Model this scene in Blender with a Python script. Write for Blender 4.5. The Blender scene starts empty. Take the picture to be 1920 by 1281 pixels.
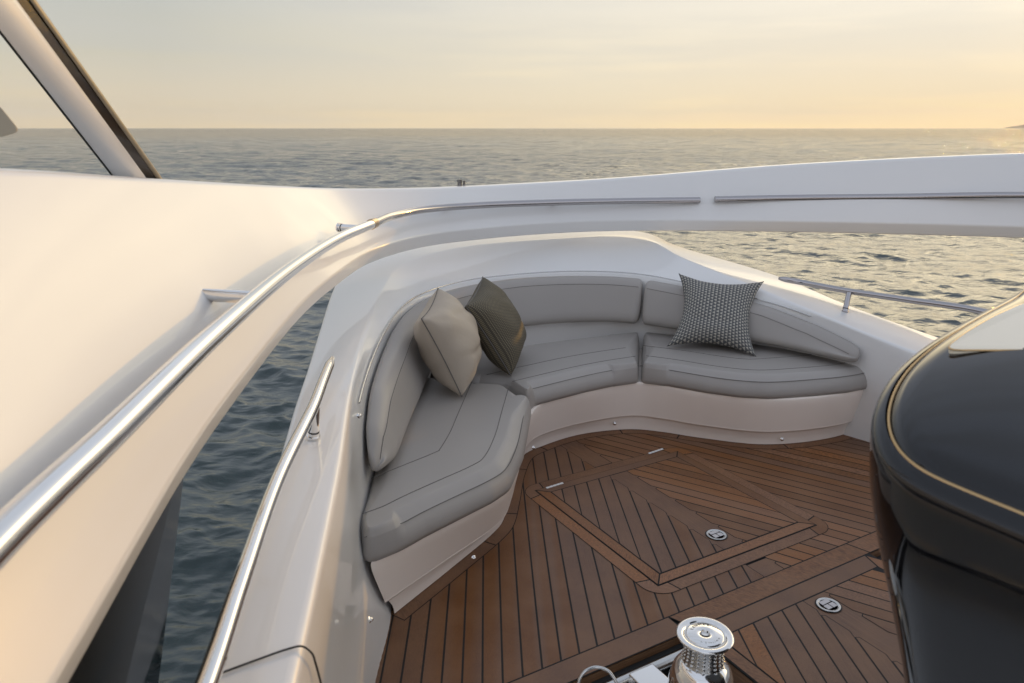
import bpy, bmesh, math, random
import numpy as np
from mathutils import Vector, Matrix
random.seed(7)
rng = np.random.default_rng(5)
sc = bpy.context.scene
col = sc.collection

# ------------------------------------------------------------------ survey helpers
F, CU, CV, CAMZ = 1390.0, 960.0, 640.5, 1.8
PITCH = math.atan(400.0 / F)
SP, CP = math.sin(PITCH), math.cos(PITCH)
def ray(u, v):
    x = (u - CU) / F; y = -(v - CV) / F
    return Vector((x, CP + y * SP, -SP + y * CP))
def pz(u, v, z): r = ray(u, v); k = (z - CAMZ) / r.z; return Vector((r.x * k, r.y * k, z))
def px(u, v, X): r = ray(u, v); k = X / r.x; return Vector((X, r.y * k, CAMZ + r.z * k))
def py(u, v, Y): r = ray(u, v); k = Y / r.y; return Vector((r.x * k, Y, CAMZ + r.z * k))
def pk(u, v, k): r = ray(u, v); return Vector((r.x * k, r.y * k, CAMZ + r.z * k))
W = lambda x, y, z: Vector((x, y, z))

# ------------------------------------------------------------------ object helpers
def tag(o, label=None, cat=None, group=None, kind=None):
    if label: o['label'] = label
    if cat: o['category'] = cat
    if group: o['group'] = group
    if kind: o['kind'] = kind
    return o
def empty(name, loc):
    o = bpy.data.objects.new(name, None); col.objects.link(o); o.location = loc
    o.empty_display_size = .1
    return o
def mesh(name, verts, faces, mat, parent=None, smooth=True, uvs=None, sharp=None):
    me = bpy.data.meshes.new(name)
    me.from_pydata([tuple(v) for v in verts], [], faces)
    me.validate(); me.update()
    if mat: 
        for m in (mat if isinstance(mat, (list, tuple)) else [mat]): me.materials.append(m)
    o = bpy.data.objects.new(name, me); col.objects.link(o)
    bm = bmesh.new(); bm.from_mesh(me)
    bmesh.ops.recalc_face_normals(bm, faces=bm.faces)
    if sharp:
        for e in bm.edges:
            if len(e.link_faces) == 2 and e.calc_face_angle(0) > sharp: e.smooth = False
    for f in bm.faces: f.smooth = smooth
    bm.to_mesh(me); bm.free()
    if parent:
        o.parent = parent
        p = parent; off = Vector((0, 0, 0))
        while p: off += Vector(p.location); p = p.parent
        for v in me.vertices: v.co -= off
    return o
class MB:
    def __init__(s): s.v = []; s.f = []
    def add(s, v, f):
        n = len(s.v); s.v += [Vector(p) for p in v]; s.f += [[i + n for i in q] for q in f]; return s
    def build(s, name, mat, parent=None, smooth=True, sharp=.7): return mesh(name, s.v, s.f, mat, parent, smooth, sharp=sharp)
def grid_faces(nr, nc, closed=False):
    f = []
    for i in range(nr - 1):
        for j in range(nc if closed else nc - 1):
            k = (j + 1) % nc
            f.append([i * nc + j, i * nc + k, (i + 1) * nc + k, (i + 1) * nc + j])
    return f
def cat(P, n=8):
    P = [Vector(p) for p in P]; out = []
    for i in range(len(P) - 1):
        p1, p2 = P[i], P[i + 1]
        p0 = P[i - 1] if i else p1 * 2 - p2
        p3 = P[i + 2] if i + 2 < len(P) else p2 * 2 - p1
        d1 = max((p1 - p0).length, 1e-5) ** .5; d2 = max((p2 - p1).length, 1e-5) ** .5; d3 = max((p3 - p2).length, 1e-5) ** .5
        m1 = ((p1 - p0) / d1 - (p2 - p0) / (d1 + d2) + (p2 - p1) / d2) * d2
        m2 = ((p2 - p1) / d2 - (p3 - p1) / (d2 + d3) + (p3 - p2) / d3) * d2
        for k in range(n):
            t = k / n
            out.append(p1 * (2*t**3 - 3*t**2 + 1) + m1 * (t**3 - 2*t**2 + t) + p2 * (-2*t**3 + 3*t**2) + m2 * (t**3 - t**2))
    out.append(P[-1]); return out
def fillet(P, R, seg=5, closed=False):
    """round the corners of a polyline; returns points"""
    P = [Vector(p) for p in P]; out = []; n = len(P)
    for i in range(n):
        r = R[i] if isinstance(R, (list, tuple)) else R
        if (not closed and i in (0, n - 1)) or r <= 0: out.append(P[i]); continue
        a = P[i - 1] - P[i]; b = P[(i + 1) % n] - P[i]
        ra = min(r, a.length * .48); rb = min(r, b.length * .48)
        A = P[i] + a.normalized() * ra; B = P[i] + b.normalized() * rb
        for k in range(seg + 1):
            t = k / seg
            out.append(A * (1 - t) ** 2 + P[i] * 2 * t * (1 - t) + B * t * t)
    return out
def tube(path, r, n=14, cap=True):
    P = [Vector(p) for p in path]; m = len(P)
    R = r if isinstance(r, (list, tuple)) else [r] * m
    T = [((P[min(i + 1, m - 1)] - P[max(i - 1, 0)]).normalized()) for i in range(m)]
    up = Vector((0, 0, 1)) if abs(T[0].z) < .9 else Vector((1, 0, 0))
    N = (up - T[0] * up.dot(T[0])).normalized(); V = []
    for i in range(m):
        N = (N - T[i] * N.dot(T[i])).normalized(); B = T[i].cross(N)
        for k in range(n):
            a = 2 * math.pi * k / n; V.append(P[i] + (N * math.cos(a) + B * math.sin(a)) * R[i])
    fc = grid_faces(m, n, True)
    if cap:
        fc.append(list(range(n))[::-1]); fc.append([(m - 1) * n + k for k in range(n)])
    return V, fc
def lathe(profile, c, seg=48, axis=None):
    c = Vector(c); V = []
    for r, z in profile:
        for k in range(seg):
            a = 2 * math.pi * k / seg; V.append(c + Vector((r * math.cos(a), r * math.sin(a), z)))
    f = grid_faces(len(profile), seg, True)
    if profile[0][0] > 1e-6: f.append(list(range(seg)))
    if profile[-1][0] > 1e-6: f.append([(len(profile) - 1) * seg + k for k in range(seg)])
    return V, f
def box(a, b, c=None, rot=0):
    a, b = Vector(a), Vector(b); V = []
    for z in (a.z, b.z):
        for x, y in ((a.x, a.y), (b.x, a.y), (b.x, b.y), (a.x, b.y)): V.append(Vector((x, y, z)))
    return V, [[0, 3, 2, 1], [4, 5, 6, 7], [0, 1, 5, 4], [1, 2, 6, 5], [2, 3, 7, 6], [3, 0, 4, 7]]

# ------------------------------------------------------------------ materials
def newmat(name):
    m = bpy.data.materials.new(name); m.use_nodes = True
    return m, m.node_tree, m.node_tree.nodes['Principled BSDF']
def setp(b, **k):
    for n, v in k.items():
        n = n.replace('_', ' ')
        if n in b.inputs: b.inputs[n].default_value = v
def plain(name, colr, rough=.4, metal=0, bump=None, var=0, coat=0, coatr=.05, spec=.5, rvar=0):
    """bump = (scale, strength, distance)"""
    m, nt, b = newmat(name)
    setp(b, Base_Color=(*colr, 1), Roughness=rough, Metallic=metal, Coat_Weight=coat, Coat_Roughness=coatr, Specular_IOR_Level=spec)
    N, L = nt.nodes, nt.links
    if bump or var or rvar:
        tc = N.new('ShaderNodeTexCoord')
    if bump:
        nz = N.new('ShaderNodeTexNoise'); nz.inputs['Scale'].default_value = bump[0]; nz.inputs['Detail'].default_value = 4
        bp = N.new('ShaderNodeBump'); bp.inputs['Strength'].default_value = bump[1]; bp.inputs['Distance'].default_value = bump[2]
        L.new(tc.outputs['Object'], nz.inputs['Vector']); L.new(nz.outputs['Fac'], bp.inputs['Height']); L.new(bp.outputs['Normal'], b.inputs['Normal'])
        if coat: L.new(bp.outputs['Normal'], b.inputs['Coat Normal'])
    if var:
        n2 = N.new('ShaderNodeTexNoise'); n2.inputs['Scale'].default_value = 3.0; n2.inputs['Detail'].default_value = 6
        mx = N.new('ShaderNodeMixRGB'); mx.inputs[1].default_value = (*[c * (1 - var) for c in colr], 1); mx.inputs[2].default_value = (*[min(1, c * (1 + var)) for c in colr], 1)
        L.new(tc.outputs['Object'], n2.inputs['Vector']); L.new(n2.outputs['Fac'], mx.inputs[0]); L.new(mx.outputs[0], b.inputs['Base Color'])
    if rvar:
        n3 = N.new('ShaderNodeTexNoise'); n3.inputs['Scale'].default_value = 6.0; n3.inputs['Detail'].default_value = 8
        mr = N.new('ShaderNodeMapRange'); mr.inputs[3].default_value = rough * (1 - rvar); mr.inputs[4].default_value = rough * (1 + rvar)
        L.new(tc.outputs['Object'], n3.inputs['Vector']); L.new(n3.outputs['Fac'], mr.inputs[0]); L.new(mr.outputs[0], b.inputs['Roughness'])
    return m
M = {}
M['gel'] = plain('white_gelcoat', (.745, .73, .705), .32, bump=(1.6, .05, .02), coat=.5, coatr=.03, var=.01)
M['gelbase'] = plain('offwhite_gelcoat', (.90, .80, .71), .38, bump=(4.0, .1, .01), coat=.25, coatr=.15, var=.02)
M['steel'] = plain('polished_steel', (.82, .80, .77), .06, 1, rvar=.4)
M['steel3'] = plain('shaded_steel', (.42, .40, .40), .10, 1)  # polished steel darkened in its colour to stand for dim surroundings reflected
M['steel2'] = plain('satin_steel', (.55, .54, .52), .24, 1, bump=(60, .05, .001), rvar=.4)
M['darksteel'] = plain('dark_steel', (.20, .19, .18), .25, 1)
M['vinyl'] = plain('taupe_vinyl', (.34, .312, .285), .42, bump=(260, .18, .0008), var=.05)
M['vinyl2'] = plain('taupe_vinyl_light', (.33, .315, .295), .42, bump=(260, .18, .0008), var=.05)
M['thread'] = plain('seam_thread', (.13, .12, .11), .7)
M['black'] = plain('gloss_black', (.006, .006, .007), .05, 0, bump=(2.0, .04, .02))
M['rubber'] = plain('black_rubber', (.012, .012, .012), .6)
M['bronze'] = plain('bronze_trim', (.50, .34, .17), .12, 1)
M['cream'] = plain('sky_sheen_cream', (.80, .71, .54), .25, coat=1, coatr=.08)  # cream colour stands in for bright sky mirrored in the glossy black top
M['tan'] = plain('tan_trim', (.36, .29, .19), .4)
M['brownglass'] = plain('brown_tinted', (.05, .035, .022), .25, coat=.5)
M['darkglass'] = plain('dark_window', (.008, .008, .008), .03, bump=(.8, .05, .05))
M['caulk'] = plain('caulk', (.008, .007, .006), .75)
M['beige'] = plain('beige_leather', (.42, .355, .28), .62, bump=(18, .5, .006), var=.06)
M['whiteplast'] = plain('white_plastic', (.78, .78, .76), .35)
M['hill'] = plain('far_hill', (.34, .27, .19), .9)

def wood_mat():
    m, nt, b = newmat('teak'); N, L = nt.nodes, nt.links
    uv = N.new('ShaderNodeUVMap'); uv.uv_map = 'UVMap'
    at = N.new('ShaderNodeAttribute'); at.attribute_name = 'rnd'
    sp = N.new('ShaderNodeSeparateColor'); L.new(at.outputs['Color'], sp.inputs[0])
    mp = N.new('ShaderNodeMapping'); mp.inputs['Scale'].default_value = (2.2, 75, 1); L.new(uv.outputs[0], mp.inputs[0])
    cb = N.new('ShaderNodeCombineXYZ'); ml = N.new('ShaderNodeMath'); ml.operation = 'MULTIPLY'; ml.inputs[1].default_value = 57.0
    L.new(sp.outputs[0], ml.inputs[0]); L.new(ml.outputs[0], cb.inputs[2])
    ad = N.new('ShaderNodeVectorMath'); ad.operation = 'ADD'; L.new(mp.outputs[0], ad.inputs[0]); L.new(cb.outputs[0], ad.inputs[1])
    g = N.new('ShaderNodeTexNoise'); g.inputs['Scale'].default_value = 2.2; g.inputs['Detail'].default_value = 9; g.inputs['Roughness'].default_value = .68
    L.new(ad.outputs[0], g.inputs['Vector'])
    r = N.new('ShaderNodeValToRGB'); e = r.color_ramp.elements
    e[0].position = .30; e[0].color = (.078, .028, .008, 1); e[1].position = .72; e[1].color = (.34, .135, .042, 1)
    L.new(g.outputs['Fac'], r.inputs[0])
    # plank to plank tone, and silvered patches with a shape of their own
    hs = N.new('ShaderNodeHueSaturation'); L.new(r.outputs[0], hs.inputs['Color'])
    mr = N.new('ShaderNodeMapRange'); mr.inputs[3].default_value = .68; mr.inputs[4].default_value = 1.2; L.new(sp.outputs[1], mr.inputs[0]); L.new(mr.outputs[0], hs.inputs['Value'])
    m2 = N.new('ShaderNodeMapRange'); m2.inputs[3].default_value = .88; m2.inputs[4].default_value = 1.08; L.new(sp.outputs[2], m2.inputs[0]); L.new(m2.outputs[0], hs.inputs['Saturation'])
    tc = N.new('ShaderNodeTexCoord'); n2 = N.new('ShaderNodeTexNoise'); n2.inputs['Scale'].default_value = 5; n2.inputs['Detail'].default_value = 7; L.new(tc.outputs['Object'], n2.inputs['Vector'])
    r2 = N.new('ShaderNodeValToRGB'); r2.color_ramp.elements[0].position = .38; r2.color_ramp.elements[1].position = .75; r2.color_ramp.elements[1].color = (.5, .5, .5, 1)
    L.new(n2.outputs['Fac'], r2.inputs[0])
    mx = N.new('ShaderNodeMixRGB'); mx.inputs[2].default_value = (.24, .115, .048, 1); L.new(r2.outputs[0], mx.inputs[0]); L.new(hs.outputs[0], mx.inputs[1])
    L.new(mx.outputs[0], b.inputs['Base Color'])
    bp = N.new('ShaderNodeBump'); bp.inputs['Strength'].default_value = .25; bp.inputs['Distance'].default_value = .0015
    L.new(g.outputs['Fac'], bp.inputs['Height']); L.new(bp.outputs[0], b.inputs['Normal'])
    mr3 = N.new('ShaderNodeMapRange'); mr3.inputs[3].default_value = .50; mr3.inputs[4].default_value = .32; L.new(g.outputs['Fac'], mr3.inputs[0]); L.new(mr3.outputs[0], b.inputs['Roughness'])
    return m
M['teak'] = wood_mat()

def weave_mat(name, light, dark, n, kind):
    m, nt, b = newmat(name); N, L = nt.nodes, nt.links
    uv = N.new('ShaderNodeUVMap'); uv.uv_map = 'UVMap'
    mp = N.new('ShaderNodeMapping'); mp.inputs['Scale'].default_value = (n, n, 1); L.new(uv.outputs[0], mp.inputs[0])
    s = N.new('ShaderNodeSeparateXYZ'); L.new(mp.outputs[0], s.inputs[0])
    def mth(op, a, c=None, v=None):
        q = N.new('ShaderNodeMath'); q.operation = op
        L.new(a, q.inputs[0])
        if c is not None: L.new(c, q.inputs[1])
        if v is not None: q.inputs[1].default_value = v
        return q.outputs[0]
    fy = mth('FRACT', s.outputs[1]); row = mth('FLOOR', s.outputs[1])
    xo = mth('ADD', s.outputs[0], mth('MULTIPLY', row, v=.5)); fx = mth('FRACT', xo)
    if kind == 'tri':   # rows of small triangles
        val = mth('LESS_THAN', mth('ABSOLUTE', mth('SUBTRACT', fx, v=.5)), mth('MULTIPLY', mth('SUBTRACT', fy, v=.12), v=.58))
        lo = mth('LESS_THAN', fy, v=.86); val = mth('MULTIPLY', val, lo)
    else:               # raised dots
        dx = mth('SUBTRACT', fx, v=.5); dy = mth('SUBTRACT', fy, v=.5)
        val = mth('LESS_THAN', mth('ADD', mth('MULTIPLY', dx, dx), mth('MULTIPLY', dy, dy)), v=.11)
    mx = N.new('ShaderNodeMixRGB'); mx.inputs[1].default_value = (*dark, 1); mx.inputs[2].default_value = (*light, 1)
    L.new(val, mx.inputs[0]); L.new(mx.outputs[0], b.inputs['Base Color'])
    bp = N.new('ShaderNodeBump'); bp.inputs['Strength'].default_value = .5; bp.inputs['Distance'].default_value = .002
    L.new(val, bp.inputs['Height']); L.new(bp.outputs[0], b.inputs['Normal'])
    setp(b, Roughness=.75 if kind == 'dot' else .75)
    return m
M['tri'] = weave_mat('triangle_weave', (.43, .405, .345), (.095, .095, .095), 24, 'tri')
M['dot'] = weave_mat('olive_weave', (.17, .142, .088), (.055, .046, .031), 46, 'dot')

# ------------------------------------------------------------------ light and sky
AZ, EL = math.radians(41), math.radians(9.5)
SUN = Vector((math.sin(AZ) * math.cos(EL), math.cos(AZ) * math.cos(EL), math.sin(EL)))
sl = bpy.data.lights.new('sun', 'SUN'); sl.energy = 1.15; sl.angle = math.radians(.6); sl.color = (1.0, .50, .05)
so = bpy.data.objects.new('sun', sl); col.objects.link(so); so.rotation_euler = SUN.to_track_quat('Z', 'Y').to_euler(); so.location = SUN * 50
wd = bpy.data.worlds.new('World'); sc.world = wd; wd.use_nodes = True
nt = wd.node_tree; N, L = nt.nodes, nt.links
bg = N['Background']
tc = N.new('ShaderNodeTexCoord'); sx = N.new('ShaderNodeSeparateXYZ'); L.new(tc.outputs['Generated'], sx.inputs[0])
def ramp(stops, src):
    r = N.new('ShaderNodeValToRGB'); e = r.color_ramp.elements
    while len(e) > 1: e.remove(e[-1])
    e[0].position = stops[0][0]; e[0].color = (*stops[0][1], 1)
    for p, c in stops[1:]: q = e.new(p); q.color = (*c, 1)
    L.new(src, r.inputs[0]); return r.outputs[0]
sky_l = ramp([(0, (.84, .69, .45)), (.04, (.78, .67, .47)), (.09, (.61, .59, .49)), (.14, (.56, .57, .53)), (.22, (.56, .61, .64)), (.4, (.82, .88, 1.0)), (1, (.84, .93, 1.12))], sx.outputs[2])
sky_r = ramp([(0, (1.25, .98, .56)), (.03, (1.18, .98, .62)), (.08, (1.08, .95, .72)), (.14, (1.02, .94, .79)), (.22, (.84, .82, .76)), (.4, (.88, .90, .98)), (1, (.84, .93, 1.12))], sx.outputs[2])
sky_b = ramp([(0, (.92, .93, 1.02)), (.12, (.96, .99, 1.10)), (.35, (.94, 1.0, 1.16)), (1, (.84, .93, 1.12))], sx.outputs[2])
def dotn(v, src=None):
    d = N.new('ShaderNodeVectorMath'); d.operation = 'DOT_PRODUCT'; L.new(tc.outputs['Generated'], d.inputs[0]); d.inputs[1].default_value = v; return d.outputs['Value']
def mrange(src, a, b, c=0, d=1, smooth=True):
    m = N.new('ShaderNodeMapRange'); m.interpolation_type = 'SMOOTHSTEP' if smooth else 'LINEAR'
    for i, q in enumerate((a, b, c, d)): m.inputs[1 + i].default_value = q
    L.new(src, m.inputs[0]); return m.outputs[0]
def mixc(f, a, b, mode='MIX'):
    m = N.new('ShaderNodeMixRGB'); m.blend_type = mode
    if isinstance(f, float): m.inputs[0].default_value = f
    else: L.new(f, m.inputs[0])
    for i, q in ((1, a), (2, b)):
        if isinstance(q, tuple): m.inputs[i].default_value = (*q, 1)
        else: L.new(q, m.inputs[i])
    return m.outputs[0]
front = mrange(dotn((math.sin(math.radians(15)), math.cos(math.radians(15)), 0)), -.35, .62)
SH = (math.sin(AZ), math.cos(AZ), 0)
az_ = dotn(SH)
c1 = mixc(front, sky_b, mixc(mrange(az_, .42, 1.0, 0, 1, False), sky_l, sky_r))
# glow round the sun: a low golden band along the horizon, and a broad pale veil higher up
g1 = mrange(az_, .80, 1.0); lowb = mrange(sx.outputs[2], .0, .13, 1, 0)
q1 = N.new('ShaderNodeMath'); q1.operation = 'MULTIPLY'; L.new(g1, q1.inputs[0]); L.new(lowb, q1.inputs[1])
q2 = N.new('ShaderNodeMath'); q2.operation = 'MULTIPLY'; L.new(q1.outputs[0], q2.inputs[0]); q2.inputs[1].default_value = .5
c2 = mixc(q2.outputs[0], c1, (1.1, .80, .42))
g2 = mrange(dotn(tuple(SUN)), .975, 1.0); c3 = mixc(g2, c2, (.12, .08, .03), 'ADD')
g3 = mrange(az_, .60, .95); hib = mrange(sx.outputs[2], .145, .24); hi2 = mrange(sx.outputs[2], .30, .50, 1, 0)
q3 = N.new('ShaderNodeMath'); q3.operation = 'MULTIPLY'; L.new(g3, q3.inputs[0]); L.new(hib, q3.inputs[1])
q4 = N.new('ShaderNodeMath'); q4.operation = 'MULTIPLY'; L.new(q3.outputs[0], q4.inputs[0]); L.new(hi2, q4.inputs[1])
c3 = mixc(q4.outputs[0], c3, (4.0, 3.35, 2.2))
# soft cloud wisps
mp = N.new('ShaderNodeMapping'); mp.inputs['Scale'].default_value = (1.0, 1.0, 11.0); mp.inputs['Rotation'].default_value = (.05, .12, 0); L.new(tc.outputs['Generated'], mp.inputs[0])
nz = N.new('ShaderNodeTexNoise'); nz.inputs['Scale'].default_value = 1.6; nz.inputs['Detail'].default_value = 4; nz.inputs['Roughness'].default_value = .5; L.new(mp.outputs[0], nz.inputs['Vector'])
cl = mrange(nz.outputs['Fac'], .42, .62, 0, .30); c4 = mixc(cl, c3, (.60, .60, .58))
# Nishita dome mixed in overhead
ns = N.new('ShaderNodeTexSky'); ns.sky_type = 'NISHITA'; ns.sun_disc = False; ns.sun_elevation = EL; ns.sun_rotation = AZ
nsc = N.new('ShaderNodeVectorMath'); nsc.operation = 'SCALE'; L.new(ns.outputs[0], nsc.inputs[0]); nsc.inputs['Scale'].default_value = .12
hi = mrange(sx.outputs[2], .2, .7, 0, .35); c5 = mixc(hi, c4, nsc.outputs[0])
sc10 = N.new('ShaderNodeVectorMath'); sc10.operation = 'SCALE'; L.new(c5, sc10.inputs[0]); sc10.inputs['Scale'].default_value = 10.0
L.new(sc10.outputs[0], bg.inputs[0]); bg.inputs[1].default_value = .10

# ------------------------------------------------------------------ sea
SEA = -1.55
def build_sea():
    # polar sheet: fine cells forward of the boat, geometric radius
    rs = [0.0] + list(np.geomspace(2.6, 420, 1200)) + list(np.geomspace(450, 32000, 60))
    th = np.concatenate([np.linspace(-40, 40, 1100), np.linspace(40, 320, 110)[1:-1]]) * math.pi / 180
    r = np.array(rs)[:, None]; t = th[None, :]
    X = r * np.sin(t); Y = r * np.cos(t); Z = np.zeros_like(X)
    dr = np.gradient(np.array(rs)); cell = np.maximum(dr, np.array(rs) * math.radians(80 / 1100))[:, None]
    dX = np.zeros_like(X); dY = np.zeros_like(Y)
    wind = math.radians(252)
    def band(n, l0, l1, steep, spread, sharp, far=0):
        nonlocal Z, dX, dY
        for i in range(n):
            lam = l0 * (l1 / l0) ** rng.random(); k = 2 * math.pi / lam
            a = wind + rng.normal(0, spread); amp = steep * lam / (2 * math.pi)
            ph = rng.random() * 6.28; kx, ky = math.cos(a) * k, math.sin(a) * k
            fade = np.clip((lam / cell - 3.0) / 3.0, 0, 1)
            p = kx * X + ky * Y + ph
            grp = .5 + .5 * np.sin(.16 * k * (X * math.cos(a + 1.0) + Y * math.sin(a + 1.0)) + ph * 3)
            if far: grp = grp * (1 + far * np.clip((r - 14) / 45, 0, 1))
            Z += amp * fade * grp * np.cos(p)
            dX -= sharp * amp * fade * grp * math.cos(a) * np.sin(p); dY -= sharp * amp * fade * grp * math.sin(a) * np.sin(p)
    band(18, 2.6, 7.0, .014, .45, 1.2, 1.0)
    band(34, .8, 2.6, .027, .6, 1.3, .8)
    band(80, .10, .7, .050, .9, 1.3, .5)
    V = np.stack([X + dX, Y + dY, Z + SEA], -1).reshape(-1, 3)
    nr, nc = len(rs), len(th)
    i = np.arange(nr - 1)[:, None]; j = np.arange(nc)[None, :]; jn = (j + 1) % nc
    Q = np.stack([i * nc + j, (i + 1) * nc + j, (i + 1) * nc + jn, i * nc + jn], -1).reshape(-1, 4)[:, ::-1]
    me = bpy.data.meshes.new('sea'); me.vertices.add(len(V)); me.vertices.foreach_set('co', V.ravel())
    me.loops.add(Q.size); me.loops.foreach_set('vertex_index', Q.ravel().astype(np.int32))
    me.polygons.add(len(Q)); me.polygons.foreach_set('loop_start', np.arange(0, Q.size, 4, dtype=np.int32))
    me.polygons.foreach_set('use_smooth', np.ones(len(Q), dtype=bool)); me.update(calc_edges=True)
    m, nt, b = newmat('sea_water'); N, L = nt.nodes, nt.links
    setp(b, Base_Color=(.010, .026, .026, 1), Roughness=.05, IOR=1.34, Specular_IOR_Level=1.0)
    tc = N.new('ShaderNodeTexCoord')
    cd = N.new('ShaderNodeNewGeometry'); 
    ln = N.new('ShaderNodeVectorMath'); ln.operation = 'LENGTH'; L.new(cd.outputs['Position'], ln.inputs[0])
    def noise(scale, detail, stretch, rot, ridged=False):
        mp = N.new('ShaderNodeMapping'); mp.inputs['Scale'].default_value = (1, stretch, 1); mp.inputs['Rotation'].default_value = (0, 0, rot)
        L.new(cd.outputs['Position'], mp.inputs[0])
        n = N.new('ShaderNodeTexNoise'); n.inputs['Scale'].default_value = scale; n.inputs['Detail'].default_value = detail; n.inputs['Roughness'].default_value = .55; n.inputs['Distortion'].default_value = .4
        L.new(mp.outputs[0], n.inputs['Vector'])
        if ridged: n.noise_type = 'RIDGED_MULTIFRACTAL'; n.inputs['Gain'].default_value = 1.6
        return n.outputs['Fac']
    def mr(src, a, b2, c, d):
        q = N.new('ShaderNodeMapRange'); 
        for i2, x in enumerate((a, b2, c, d)): q.inputs[1 + i2].default_value = x
        L.new(src, q.inputs[0]); return q.outputs[0]
    # ripples everywhere
    b1 = N.new('ShaderNodeBump'); b1.inputs['Distance'].default_value = .019
    L.new(noise(4.2, 5, 1.7, -.3, True), b1.inputs['Height']); L.new(mr(ln.outputs['Value'], 4, 40, .85, 1.0), b1.inputs['Strength'])
    # chop taking over where the mesh gets coarse
    b2 = N.new('ShaderNodeBump'); b2.inputs['Distance'].default_value = .34
    L.new(noise(1.6, 7, 1.8, .4), b2.inputs['Height']); L.new(mr(ln.outputs['Value'], 15, 90, .12, 1.0), b2.inputs['Strength']); L.new(b1.outputs[0], b2.inputs['Normal'])
    b3 = N.new('ShaderNodeBump'); b3.inputs['Distance'].default_value = 3.4
    L.new(noise(.22, 5, 2.0, .4), b3.inputs['Height']); L.new(mr(ln.outputs['Value'], 80, 400, .0, 1.0), b3.inputs['Strength']); L.new(b2.outputs[0], b3.inputs['Normal'])
    L.new(b3.outputs[0], b.inputs['Normal'])
    me.materials.append(m)
    o = bpy.data.objects.new('sea', me); col.objects.link(o); tag(o, kind='structure')
build_sea()

# far headland, very low on the horizon at the right
def headland():
    V = []; n = 60; D = 24000.0
    for i in range(n + 1):
        a = math.radians(32.5 + 14 * i / n); s = i / n
        h = 330 * min(1, (s * 3.0)) ** .8 * (.7 + .3 * math.sin(s * 9 + .6)) + 30 * math.sin(i * 1.3) * min(1, s * 4)
        for dd, hh in ((D - 1500, -5), (D, h), (D + 3000, -5)): V.append((dd * math.sin(a), dd * math.cos(a), SEA + hh))
    o = mesh('hills', V, grid_faces(n + 1, 3), M['hill']); tag(o, kind='structure')
headland()

# ------------------------------------------------------------------ hull bulwark around the lounge
C_ = [W(-.25, 0, .85), pz(553, 1281, .85), pz(600, 1065, .85), pz(640, 865, .85), pz(657, 752, .85), pz(669, 690, .85), pz(691, 606, .86), pz(721, 535, .88),
      pz(750, 499, .90), pz(800, 478, .93), pz(880, 461, .96), pz(1050, 447, .99), pz(1150, 443, .99), pz(1216, 451, .975), pz(1279, 483, .92), pz(1400, 532, .82), pz(1526, 585, .72), pz(1695, 653, .63), W(2.5, 3.2, .58), W(3.0, 1.6, .55)]
O_ = [W(-.47, 0, .85), pz(365, 1281, .85), pz(450, 1045, .85), pz(515, 880, .85), pz(552, 760, .85), pz(576, 690, .85), pz(598, 620, .86), pz(625, 540, .87), W(-1.13, 5.0, .89), W(-.98, 5.5, .92),
      W(-.6, 5.9, .95), W(.1, 6.15, .98), W(.75, 6.2, 1.0), W(1.10, 6.0, .985), pz(1265, 459, .93), pz(1458, 517, .80), pz(1600, 575, .71), pz(1760, 632, .63), W(2.85, 3.5, .57), W(3.35, 1.7, .55)]
T_ = [W(-.24, 0, .75), W(-.375, 1.1, .75), W(-.42, 1.46, .75), W(-.49, 2.0, .75), W(-.572, 2.5, .755), W(-.615, 2.9, .775), W(-.645, 3.55, .80), W(-.62, 4.1, .82),
      W(-.52, 4.44, .83), W(-.28, 4.75, .84), W(.0, 4.93, .84), W(.36, 5.05, .84), W(.68, 5.06, .835), W(.93, 4.985, .825), W(1.2, 4.86, .79), W(1.5, 4.69, .75), W(1.80, 4.45, .69), W(2.13, 3.98, .58), W(2.46, 3.2, .52), W(2.95, 1.6, .5)]
MI = [.0, .0, .0, .0, .01, .03, .05, .06, .06, .06, .06, .06, .06, .06, .06, .05, .03, .01, 0, 0]
cen = Vector((.9, 3.0, 0))
def inset(P, i, d, z):
    a = P[max(i - 1, 0)]; b = P[min(i + 1, len(P) - 1)]; t = (b - a); n = Vector((t.y, -t.x, 0)).normalized()
    if n.dot(cen - P[i]) < 0: n = -n
    q = P[i] + n * d; return Vector((q.x, q.y, z))
Mw = [inset(T_, i, MI[i], .40) for i in range(20)]
Fw = [inset(T_, i, MI[i] + .04, -.06) for i in range(20)]
Fw[3] = W(-.455, 2.05, -.06); Fw[4] = W(-.45, 2.44, -.06); Fw[2] = W(-.40, 1.46, -.06); Fw[1] = W(-.37, 1.1, -.06); Fw[17] = W(2.2, 4.0, -.06)
def hullrow(i): return [Fw[i], Mw[i], T_[i], C_[i], O_[i], Vector((O_[i].x * 1.0, O_[i].y, O_[i].z - .35)), Vector((O_[i].x, O_[i].y, -1.9)) + (O_[i] - Vector((.8, 3, O_[i].z))) * -.06]
ctrl = [hullrow(i) for i in range(20)]
NS = 10
cols = [cat([ctrl[i][j] for i in range(20)], NS) for j in range(7)]
rows = []
for s in range(len(cols[0])):
    P = [cols[j][s] for j in range(7)]
    rows.append(fillet(P, [0, .1, .04, .022, .02, .1, 0], 5))
nc = len(rows[0])
o = mesh('bulwark', [p for r in rows for p in r], grid_faces(len(rows), nc), M['gel'])
tag(o, 'white glossy moulded bulwark wrapping round the curved bench, with flat side caps', 'bulwark')
Tc, Cc, Oc = cols[2], cols[3], cols[4]
bul = o
# thin trim track along the top of the backrests
trim = [inset(Tc, i, .004, Tc[i].z + .012) for i in range(4 * NS + 5, 16 * NS + 2)]
MB().add(*tube(trim, .0042, 8)).build('trim_track', M['steel2'], bul)
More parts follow.
